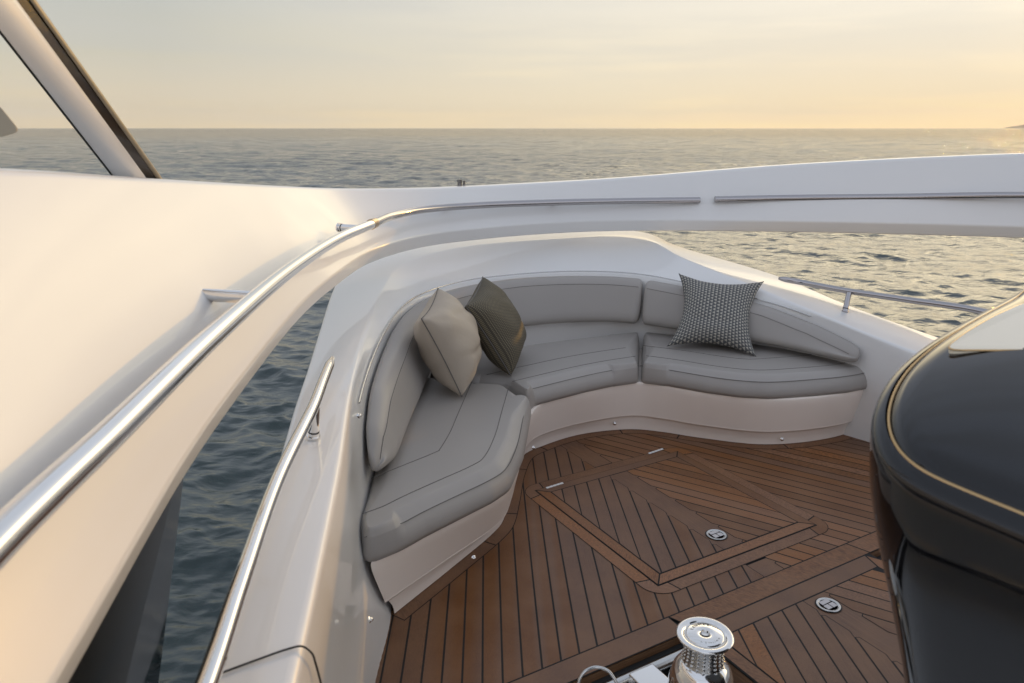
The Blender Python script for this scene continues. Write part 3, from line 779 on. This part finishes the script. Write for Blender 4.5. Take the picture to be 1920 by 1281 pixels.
# ------------------------------------------------------------------ throw pillows
def pillow(B, C, A, th, mat, label, pinch=.14, sag=0, fold=0, seed=0, n=44, seam=None):
    """corners: C bottom, B next, A other neighbour of B ; plane B,C,A"""
    B, C, A = Vector(B), Vector(C), Vector(A); D = A + C - B
    nrm = (C - B).cross(A - B).normalized(); V = []; uv = []
    rs_ = random.Random(seed); ph = [rs_.uniform(0, 6.28) for _ in range(6)]
    for side in (1, -1):
        for i in range(n + 1):
            for j in range(n + 1):
                s, t = i / n * 2 - 1, j / n * 2 - 1
                ps = s * (1 - pinch * (1 - t * t) ** 1.0 * abs(s) ** 1.5); pt = t * (1 - pinch * (1 - s * s) ** 1.0 * abs(t) ** 1.5)
                base_ = B.lerp(C, (ps + 1) / 2) + (A.lerp(D, (ps + 1) / 2) - B.lerp(C, (ps + 1) / 2)) * ((pt + 1) / 2)
                w = max(0, (1 - s ** 4)) ** .5 * max(0, (1 - t ** 4)) ** .5
                w *= (.72 + .28 * (1 - s * s) * (1 - t * t))
                wr = fold * (math.sin(5 * s + 3 * t + ph[0]) * .5 + math.sin(9 * t - 4 * s + ph[1]) * .35 + math.sin(13 * s * t + ph[2]) * .3) * w
                # creases running in from the corners
                cr_ = -fold * 1.2 * math.exp(-((abs(s) - abs(t)) / .13) ** 2) * w * (abs(s) ** 2)
                cz_ = -fold * 1.1 * w * ((1 - t * t) * math.exp(-((s - .38 + .25 * t * t) / .10) ** 2) + .5 * (1 - t * t) * math.exp(-((s + .55 - .3 * t) / .10) ** 2))
                h = side * (th / 2 * w + wr * .8 + cr_ + cz_)
                V.append(base_ + nrm * h + Vector((0, 0, -sag * w * .5))); uv.append(((s + 1) / 2, (t + 1) / 2))
    m1 = (n + 1) ** 2; f = grid_faces(n + 1, n + 1); f2 = [[q + m1 for q in g_][::-1] for g_ in f]
    cen_ = (A + C) / 2; z0 = min(B.z, C.z, A.z, D.z); org = Vector((cen_.x, cen_.y, z0))
    me = bpy.data.meshes.new('throw_pillow'); me.from_pydata([tuple(v - org) for v in V], [], f + f2); me.materials.append(mat)
    ul = me.uv_layers.new(name='UVMap')
    for lp in me.loops: ul.data[lp.index].uv = uv[lp.vertex_index]
    bm = bmesh.new(); bm.from_mesh(me); bmesh.ops.remove_doubles(bm, verts=bm.verts, dist=.0006); bmesh.ops.recalc_face_normals(bm, faces=bm.faces)
    for q in bm.faces: q.smooth = True
    bm.to_mesh(me); bm.free()
    o = bpy.data.objects.new('throw_pillow', me); col.objects.link(o); o.location = org
    tag(o, label, 'pillow')
    if seam:
        E = []
        for k in range(4 * n):
            sd, q = divmod(k, n); u_ = q / n * 2 - 1
            s, t = [(u_, -1), (1, u_), (-u_, 1), (-1, -u_)][sd]
            ps = s * (1 - pinch * (1 - t * t) * abs(s) ** 1.5); pt = t * (1 - pinch * (1 - s * s) * abs(t) ** 1.5)
            E.append(B.lerp(C, (ps + 1) / 2) + (A.lerp(D, (ps + 1) / 2) - B.lerp(C, (ps + 1) / 2)) * ((pt + 1) / 2))
        E.append(E[0]); MB().add(*tube(E, .003, 6)).build('edge_seam', seam, o)
    return o
pillow(pk(790, 598, 3.58), pk(866, 744, 3.80), pk(821, 540, 4.08), .30, M['beige'], 'plain beige leather pillow leaning edge-on in the left corner of the bench', .08, 0, .014, 3, seam=M['beigeseam'] if 'beigeseam' in M else M['thread'])
pillow(pk(873, 574, 3.95), pk(958, 705, 4.14), pk(905, 519, 4.42), .25, M['dot'], 'dark olive woven pillow leaning behind the beige one', .07, 0, .007, 8, seam=M['dotseam'] if 'dotseam' in M else M['thread'])
pillow(pk(1272, 512, 4.92), pk(1250, 650, 4.68), pk(1433, 527, 4.76), .19, M['tri'], 'black and white triangle patterned pillow with pinched sides on the right seat', .25, 0, .006, 5)

# ------------------------------------------------------------------ raised coaming band sweeping over the bow
Bn = [W(-.50, .15, 1.05), pz(130, 1281, 1.05), pz(340, 905, 1.05), pz(450, 742, 1.05), pz(560, 601, 1.05), pz(622, 544, 1.05), pz(700, 492, 1.05), pz(800, 463, 1.05), pz(900, 450, 1.05), pz(1000, 441, 1.05), pz(1150, 434, 1.05), pz(1500, 436, 1.05), pz(1920, 447, 1.05), W(4.7, 4.85, 1.05), W(5.8, 4.0, 1.05)]
Tn = [W(-.84, .15, 1.79), W(-.96, .87, 1.765), px(38, 317, -1.06), px(270, 333, -1.12), px(445, 344, -1.16), px(535, 349, -1.15), px(650, 354, -1.0), py(765, 354, 5.02), py(885, 350, 5.38), py(1000, 344, 5.58), py(1150, 335, 5.74), py(1500, 308, 5.70), py(1920, 288, 5.40), W(4.8, 5.0, 1.67), W(5.9, 4.1, 1.72)]
Kn = []; Gn = []
for i in range(15):
    b, t = Bn[i], Tn[i]
    a = v2(Bn[min(i + 1, 14)] - Bn[max(i - 1, 0)]).normalized(); nn = Vector((a.y, -a.x, 0))
    if nn.dot(Vector((2, 1.5, 0)) - v2(b)) < 0: nn = -nn
    Kn.append(b + nn * .035 + Vector((0, 0, .085))); 
    Gn.append((b.lerp(t, .5), nn))
def bandcols():
    c = []
    lists = [[], [], [], [], [], [], [], []]
    for i in range(15):
        b, t, k, nn = Bn[i], Tn[i], Kn[i], Gn[i][1]
        th = .14 if i < 7 else .22
        P = [b - nn * th + Vector((0, 0, .03)), b, k, t + nn * .0, t - nn * .10 + Vector((0, 0, .004)), t - nn * (th + .02) - Vector((0, 0, .10)), b - nn * (th + .03) + Vector((0, 0, .06))]
        for j, p in enumerate(P): lists[j].append(p)
    return [cat(l, 12) for l in lists[:7]]
bc = bandcols(); V = []
for s in range(len(bc[0])):
    r = fillet([bc[j][s] for j in range(7)], [.02, .012, .012, .022, .04, .04, .02], 5, closed=True); V += r
band = mesh('coaming', V, grid_faces(len(bc[0]), len(r), True), M['gel'])
tag(band, 'broad white glossy coaming band sweeping from the sunlit left foreground to the right', 'coaming')

# long handrail on the coaming
def rail_obj(paths, r, label, posts=(), name='handrail', mat='steel', collar=True, endtaper=0):
    base_p = paths[0][0]; root = empty(name, (base_p.x, base_p.y, min(p.z for q in paths for p in q))); tag(root, label, 'handrail')
    for q in paths:
        c = cat(q, 10); R = [r] * len(c)
        if endtaper:
            for k in range(3): R[k] = r * (.55 + .45 * k / 3)
        MB().add(*tube(c, R, 20)).build('rail', M[mat], root)
    for a, b, pr in posts:
        o = MB().add(*tube([a, a.lerp(b, .25), b], pr, 18)).build('post', M[mat], root)
        d = (b - a).normalized()
        c0 = a + d * .002; MB().add(*tube([c0, c0 + d * .008], pr * 1.25, 18)).build('foot', M[mat], root)
        MB().add(*tube([a + d * .022, a + d * .027], pr * 1.06, 18)).build('collar_ring', M['rubber'], root)
    return root
Rl = [W(-.54, .35, 1.33), pz(0, 1012, 1.33), pz(100, 915, 1.33), pz(200, 822, 1.33), pz(400, 630, 1.33), pz(550, 502, 1.32), pz(640, 445, 1.312), pz(697, 421, 1.308)]
def wallpt(p, dirv): return p + dirv
posts = []
pA = pz(452, 580, 1.30)
for p, dx in ((pz(484, 558, 1.33), -.24), (pz(674, 429, 1.308), -.12)):
    posts.append((p + Vector((dx, .05, .0)), p + Vector((.0, 0, 0)), .019))
rail_obj([Rl], .025, 'long polished steel handrail on the sunlit coaming, blurred in the left foreground', posts)
R2 = [pz(701, 419, 1.307), pz(740, 404, 1.303), pz(800, 392.5, 1.298), pz(900, 385, 1.289), pz(1000, 381, 1.283), pz(1150, 377.5, 1.279), pz(1312, 375.5, 1.281)]
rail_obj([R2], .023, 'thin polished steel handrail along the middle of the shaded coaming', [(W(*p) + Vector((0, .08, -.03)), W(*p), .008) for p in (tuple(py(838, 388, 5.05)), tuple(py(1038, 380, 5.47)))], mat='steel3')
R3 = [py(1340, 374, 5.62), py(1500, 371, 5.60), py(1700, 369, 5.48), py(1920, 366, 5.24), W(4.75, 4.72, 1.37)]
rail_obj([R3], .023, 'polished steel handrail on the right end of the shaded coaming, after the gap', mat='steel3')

jn = [pz(695, 421.5, 1.308), pz(702, 418.5, 1.307)]
o = MB().add(*tube(jn, .0285, 20)).build('rail_joint', M['bronze']); tag(o, 'short bronze coloured joint sleeve between the thick and thin coaming handrails', 'joint')
# low rails on the side caps
LR = [pz(623, 673, .965), pz(606, 715, .97), pz(588, 762, .97), pz(520, 902, .97), pz(450, 1098, .97), pz(388, 1281, .97), W(-.40, .3, .97)]
rail_obj([LR], .018, 'low steel handrail on the left bulwark cap beside the water', [(pz(588, 822, .852), pz(590, 762, .965), .0165)], endtaper=1)
RR = [pz(1461, 522, .87), pz(1500, 529, .84), pz(1592, 546, .82), pz(1700, 562, .83), pz(1832, 582, .84), W(2.72, 3.2, .84)]
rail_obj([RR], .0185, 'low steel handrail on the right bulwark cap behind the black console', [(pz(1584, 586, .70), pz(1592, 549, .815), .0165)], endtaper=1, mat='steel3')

# stub post beyond the coaming
p0 = py(862, 352, 5.46)
rt = MB(); rt.add(*tube([p0 + Vector((0, 0, -.03)), p0 + Vector((0, 0, .058))], .016, 12)); rt.add(*tube([p0 + Vector((.028, 0, -.03)), p0 + Vector((.034, 0, .050))], .009, 12))
o = rt.build('stub_post', M['darksteel']); tag(o, 'tiny steel twin stub post standing up behind the coaming against the sea', 'post')

# roof pillar, upper left
pil = empty('roof_pillar', pk(255, 330, 2.1)); tag(pil, 'raked white roof pillar with dark glass edge rising from the coaming at upper left', 'pillar')
b0, b1 = pk(209, 330, 2.36), pk(303, 334, 2.50); t0, t1 = pk(-50, 0, 1.66), pk(67, 0, 1.85)
ext = .9; t0 = b0 + (t0 - b0) * (1 + ext); t1 = b1 + (t1 - b1) * (1 + ext); dn = (b0 - t0) * .06; dn1 = (b1 - t1) * .06
bb0, bb1 = b0 + dn, b1 + dn1
dep = Vector((-.012, .02, 0))
def strip(f0, f1, mat, name, bulge=.0, d0=0):
    vd = Vector((.02, -.02, 0)) * d0; V = []
    nseg = 8; m_ = 0
    for k in range(13):
        s = k / 12; l = bb0.lerp(t0, s); r_ = bb1.lerp(t1, s)
        flare = (1 - s) ** 6 * .03
        row = []
        for q in range(nseg + 1):
            f_ = f0 + (f1 - f0) * q / nseg; p = l.lerp(r_, f_); bl = bulge * math.sin(math.pi * q / nseg)
            row.append(p + Vector((.6, -.8, 0)) * (bl + .02 * d0))
        row += [l.lerp(r_, f1) + dep, l.lerp(r_, f0) + dep]
        V += row; m_ = len(row)
    f = grid_faces(13, m_, True); f.append(list(range(m_))[::-1]); f.append([12 * m_ + q for q in range(m_)])
    mesh(name, V, f, mat, pil, sharp=.9)
strip(0, .035, M['rubber'], 'gasket', 0, .0)
strip(.038, .66, M['gel'], 'post', .014, .6)
strip(.663, .885, M['brownglass'], 'glass_edge', .0, .0)
strip(.888, 1.0, M['tan'], 'outer_trim', .005, .3)

# cream rounded end poking in at the far left
V = []; c0 = pk(-60, 228, 1.7); n = 10
tip = pk(37, 247, 1.7); up_ = pk(-4, 196, 1.7); lo = pk(-4, 259, 1.7); bk0 = pk(-120, 120, 1.7); bk1 = pk(-120, 262, 1.7)
out2 = fillet([bk0, up_, tip, lo, bk1], [0, .02, .018, .02, 0], 6)
dv = Vector((-.02, .035, .0)); V = [*out2, *[p + dv for p in out2]]; k = len(out2)
f = [[i, i + 1, k + i + 1, k + i] for i in range(k - 1)] + [list(range(k)), [k + i for i in range(k)][::-1], [k - 1, 0, k, 2 * k - 1]]
o = mesh('fitting', V, f, M['tan'], sharp=.6); tag(o, 'small cream rounded fitting end at the far left edge, level with the horizon', 'fitting')

# dark glossy side of the superstructure below the coaming
e1, e2 = px(345, 890, -.74), pz(296, 1290, .62)
d_ = Vector((-.02, -1.3, 0))
low1 = e2 + (e2 - e1) * 1.6
top1 = e1 + (e1 - e2) * .25
V = [top1, low1, low1 + Vector((.22, -1.2, 0)), top1 + Vector((.16, -1.25, 0))]
V += [p + Vector((-.12, .02, 0)) for p in V]
o = mesh('side_window', V, box((0, 0, 0), (1, 1, 1))[1], M['darkglass'], smooth=False); tag(o, 'dark glossy side window panel below the coaming at bottom left', 'window')

# ------------------------------------------------------------------ glossy black console, right foreground
con = empty('console', (1.3, 1.5, 0)); tag(con, 'big glossy black rounded console with gold rim in the right foreground, out of focus', 'console')
OZ = 1.30
def zt_(x, y):
    d = (x - .62) * .6 + (y - 1.2) * .8
    return 1.285 + .25 * d - .068 * max(0, d) ** 2
def pt_(u, v, dz=0):
    r = ray(u, v); lo, hi = .3, 4.0
    for _ in range(50):
        k = (lo + hi) / 2
        if CAMZ + r.z * k > zt_(r.x * k, r.y * k) + dz: lo = k
        else: hi = k
    return Vector((r.x * k, r.y * k, CAMZ + r.z * k))
oc = [pt_(1920, 545), pt_(1830, 590), pt_(1745, 640), pt_(1682, 690), pt_(1646, 742), pt_(1633, 800), pt_(1650, 855), pt_(1702, 905), pt_(1800, 952), pt_(1920, 1003), pt_(2080, 1078), W(.88, .60, 0), W(1.15, .50, 0), W(1.5, .62, 0), W(1.8, .92, 0), W(1.95, 1.3, 0), W(1.95, 1.8, 0), W(1.75, 2.05, 0)]
cc = cat(oc + [oc[0]], 8)[:-1]; ncn = len(cc)
for _ in range(12): cc = [(cc[i - 1] + cc[i] * 2 + cc[(i + 1) % ncn]) / 4 for i in range(ncn)]; cm = Vector((1.22, 1.32, 0))
def crings(prof_, name, mat, capb=False, capt=False, lean=0):
    V = []
    for ins, z in prof_:
        for i in range(ncn):
            t = (cc[(i + 1) % ncn] - cc[i - 1]).normalized(); nn = Vector((t.y, -t.x, 0))
            if nn.dot(cm - v2(cc[i])) < 0: nn = -nn
            q = v2(cc[i]) + nn * min(ins, .09) + (cm - v2(cc[i])) * max(0, ins - .09) * 1.1; f_ = max(0, min(1, (z - .84) / .36)); V.append(Vector((q.x, q.y, z + f_ * (zt_(q.x, q.y) - 1.30))))
    f = grid_faces(len(prof_), ncn, True)
    if capt: f.append([(len(prof_) - 1) * ncn + i for i in range(ncn)])
    if capb: f.append(list(range(ncn)))
    return mesh(name, V, f, mat, con)
bprof = [(.47, 0), (.44, .2), (.39, .4), (.32, .6), (.235, .78), (.17, .90), (.115, 1.0), (.07, 1.08), (.045, 1.13), (.028, 1.17), (.014, 1.21), (.005, 1.25), (.001, 1.275), (.0, 1.29), (.003, 1.30), (.012, 1.308), (.024, 1.311)]
V = []
for sh, z in bprof:
    for p in cc:
        if z < 1.295: q = cm + (v2(p) - cm) * (1 - sh)
        else: q = v2(p) + (cm - v2(p)).normalized() * sh
        f_ = max(0, min(1, (z - .2) / 1.0)); V.append(Vector((q.x, q.y, z + f_ * (zt_(q.x, q.y) - 1.30))))
f = grid_faces(len(bprof), ncn, True); mesh('body', V, f, M['black'], con)
crings([(.0235, 1.309), (.024, 1.312), (.0255, 1.3135), (.0275, 1.3135), (.029, 1.312)], 'rim_trim', M['bronze'])
crings([(.030, 1.311), (.036, 1.320), (.045, 1.326), (.07, 1.331), (.12, 1.336), (.22, 1.341), (.34, 1.344), (.5, 1.346), (.65, 1.347), (.8, 1.3475)], 'top', M['black'], capt=True)
# framed panel on the far half of the top, its cream painting in reflected sky
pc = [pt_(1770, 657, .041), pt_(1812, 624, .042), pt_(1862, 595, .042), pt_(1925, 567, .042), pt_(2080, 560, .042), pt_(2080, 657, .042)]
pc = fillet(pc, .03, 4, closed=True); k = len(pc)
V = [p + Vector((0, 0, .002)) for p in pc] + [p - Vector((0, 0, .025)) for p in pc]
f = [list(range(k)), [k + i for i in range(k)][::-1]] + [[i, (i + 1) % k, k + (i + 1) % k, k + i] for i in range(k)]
mesh('sky_sheen_panel', V, f, M['cream'], con, smooth=False)
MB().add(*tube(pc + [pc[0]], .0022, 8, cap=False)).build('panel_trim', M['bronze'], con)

# ------------------------------------------------------------------ capstan
cap_top = pz(1322, 1189, .33); cx_, cy_ = cap_top.x, cap_top.y
cp = empty('capstan', (cx_, cy_, -.12)); tag(cp, 'polished chrome capstan with ribbed drum standing in the deck tray', 'capstan')
c = Vector((cx_, cy_, 0))
MB().add(*lathe([(.058, .315), (.072, .318), (.084, .322), (.0865, .326), (.085, .330), (.078, .3325), (.062, .331), (.0605, .327)], c, 72)).build('drum_rim', M['steel'], cp, sharp=None)
MB().add(*lathe([(.0585, .322), (.0585, .3285), (.052, .3315), (.03, .334), (.014, .335), (.013, .333), (.0125, .318)], c, 72)).build('top_disc', M['steel'], cp, sharp=None)
MB().add(*lathe([(.0122, .319), (.0122, .3245)], c, 24)).build('key_socket', M['rubber'], cp)
# ribbed drum with knobs
V = []; ns, nz_ = 240, 72
for j in range(nz_ + 1):
    z = .235 + .088 * j / nz_; t = (j / nz_ - .5) * 2; r0 = .0555 + .007 * t * t
    for i in range(ns):
        a = 2 * math.pi * i / ns; kn = max(0, math.sin(a * 20)) * max(0, math.sin(z * 2 * math.pi / .0125 + (3.14 if math.sin(a * 10) > 0 else 0))); r_ = r0 + .006 * kn
        V.append((cx_ + r_ * math.cos(a), cy_ + r_ * math.sin(a), z))
mesh('drum', V, grid_faces(nz_ + 1, ns, True), M['steel2'], cp)
MB().add(*lathe([(.105, -.118), (.105, .05), (.103, .12), (.098, .165), (.088, .205), (.074, .228), (.064, .234), (.060, .238), (.056, .238)], c, 72)).build('base', M['steel'], cp, sharp=None)
MB().add(*lathe([(.118, -.119), (.118, -.105), (.106, -.10)], c, 48)).build('base_flange', M['steel2'], cp)
# embossed lettering round the top disc
def letters(text, r, a_start, a_step, z, size):
    mbv, mbf = [], []
    for i, ch in enumerate(text):
        if ch == ' ': continue
        cu = bpy.data.curves.new('tmp', 'FONT'); cu.body = ch; cu.size = size; cu.extrude = .0006; cu.align_x = 'CENTER'
        ob = bpy.data.objects.new('tmp', cu); me = ob.to_mesh()
        a = a_start + a_step * i; n0 = len(mbv)
        R_ = Matrix.Rotation(a + (math.pi / 2 if a_step > 0 else -math.pi / 2), 3, 'Z')
        for v in me.vertices: mbv.append(R_ @ v.co + Vector((cx_ + r * math.cos(a), cy_ + r * math.sin(a), z)))
        for p in me.polygons: mbf.append([q + n0 for q in p.vertices])
        ob.to_mesh_clear(); bpy.data.objects.remove(ob); bpy.data.curves.remove(cu)
    return mbv, mbf
MB().add(*letters('LEWMAR', .045, math.radians(-118), math.radians(17), .3322, .013)).build('lettering', M['darksteel'], cp, smooth=False)
MB().add(*letters('LEWMAR', .036, math.radians(150), math.radians(-17), .3330, .013)).build('lettering', M['darksteel'], cp, smooth=False)
# winch control box and wire loop beside it
wb = empty('winch_box', pz(1225, 1262, 0.02)); tag(wb, 'small polished steel block beside the capstan base', 'deck fitting')
q0 = ab(pz(1213, 1262, .03))
def obox(a0, b0_, a1, b1_, z0, z1): 
    P = [xy(a0, b0_), xy(a0, b1_), xy(a1, b1_), xy(a1, b0_)]
    return [Vector((p.x, p.y, z)) for z in (z0, z1) for p in P], box((0, 0, 0), (1, 1, 1))[1]
def bev(o, w=.006):
    m_ = o.modifiers.new('b', 'BEVEL'); m_.width = w; m_.segments = 3
    return o
bev(MB().add(*obox(q0[0] + .03, q0[1] - .055, q0[0] - .08, q0[1] + .05, -.118, .03)).build('body', M['steel'], wb))
bev(MB().add(*obox(q0[0] - .0, q0[1] - .12, q0[0] - .10, q0[1] - .062, -.118, .0)).build('bracket', M['steel2'], wb))
hd_ = cat([pz(1083, 1290, .02), pz(1087, 1272, .05), pz(1098, 1258, .07), pz(1118, 1251, .075), pz(1140, 1258, .07), pz(1152, 1273, .05), pz(1160, 1292, .02)], 8)
o = MB().add(*tube(hd_, .0055, 12)).build('wire_handle', M['steel2']); tag(o, 'small bent steel loop handle at the bottom edge left of the capstan', 'handle')

# ------------------------------------------------------------------ flush latches and hinges in the teak
def latch(p, label, zz):
    p = Vector((p.x, p.y, zz)); r = empty('deck_latch', p); tag(r, label, 'latch', 'round flush latches in the deck hatches')
    MB().add(*lathe([(.0001, 0), (.050, .0004)], p, 48)).build('seal', M['rubber'], r)
    MB().add(*lathe([(.034, .0015), (.036, .0035), (.043, .0042), (.0455, .0035), (.0465, .0008)], p, 64)).build('ring', M['steel2'], r, sharp=None)
    MB().add(*lathe([(.0001, .0015), (.035, .0015)], p, 48)).build('plate', M['darksteel'], r)
    def piece(x0, y0, x1, y1, z0, z1, name, mat):
        def q(x, y, z): w_ = ea * x + eb * y; return p + Vector((w_.x, w_.y, z))
        V = [q(x, y, z) for z in (z0, z1) for x, y in ((x0, y0), (x1, y0), (x1, y1), (x0, y1))]
        bev(MB().add(V, box((0, 0, 0), (1, 1, 1))[1]).build(name, mat, r), .0015)
    piece(-.022, -.027, .004, -.002, .0016, .0046, 'key', M['steel3'])
    piece(-.022, .002, .004, .027, .0016, .0040, 'key', M['steel3'])
    piece(.008, -.024, .029, .024, .0016, .0044, 'lift_ring', M['steel3'])
    return r
latch(pz(1343, 1006, 0), 'round steel flush latch in the square hatch in front of the bench', Z4 + .0028)
latch(pz(1553, 1137, 0), 'round steel flush latch in the larger hatch beside the black console', Z5 + .0028)
def hinge(u0, v0, u1, v1, label):
    a, b = pz(u0, v0, 0), pz(u1, v1, 0); h = MB(); n = 5
    for k in range(n):
        p = a.lerp(b, (k + .08) / n); q = a.lerp(b, (k + .92) / n); d = (q - p).normalized(); s = Vector((-d.y, d.x, 0)) * .006
        z0, z1 = Z4 + .0008, Z4 + .0042
        V = [x + Vector((0, 0, z)) for z in (z0, z1) for x in (p - s, q - s, q + s, p + s)]
        h.add(V, box((0, 0, 0), (1, 1, 1))[1])
    o = h.build('hinge', M['whiteplast'], smooth=False); tag(o, label, 'hinge', 'hinges of the square hatch')
hinge(1024, 918, 1056, 908, 'bright white segmented hinge at the left corner of the square hatch')
hinge(1216, 853, 1243, 844, 'dull segmented hinge at the far corner of the square hatch')

# ------------------------------------------------------------------ sea air: even thin haze
hm = bpy.data.materials.new('sea_haze'); hm.use_nodes = True; nt = hm.node_tree
nt.nodes.remove(nt.nodes['Principled BSDF']); pv = nt.nodes.new('ShaderNodeVolumePrincipled')
pv.inputs['Color'].default_value = (.95, .93, .90, 1); pv.inputs['Density'].default_value = 1.3e-5; pv.inputs['Anisotropy'].default_value = .35
nt.links.new(pv.outputs[0], nt.nodes['Material Output'].inputs['Volume'])
V, f = box((-33500, -33500, SEA - 60), (33500, 33500, 700)); o = mesh('haze', V, f, hm, smooth=False); tag(o, kind='stuff')

# ------------------------------------------------------------------ camera
cam = bpy.data.cameras.new('camera'); co = bpy.data.objects.new('camera', cam); col.objects.link(co); sc.camera = co
cam.sensor_fit = 'HORIZONTAL'; cam.sensor_width = 36.0; cam.lens = F / 1920 * 36
co.location = (0, 0, CAMZ); co.rotation_euler = (math.radians(90) - PITCH, 0, 0)
cam.clip_start = .02; cam.clip_end = 200000
cam.dof.use_dof = True; cam.dof.focus_distance = 4.0; cam.dof.aperture_fstop = 4.5
sc.view_settings.view_transform = 'Standard'; sc.view_settings.look = 'None'; sc.view_settings.exposure = 0; sc.view_settings.gamma = 1
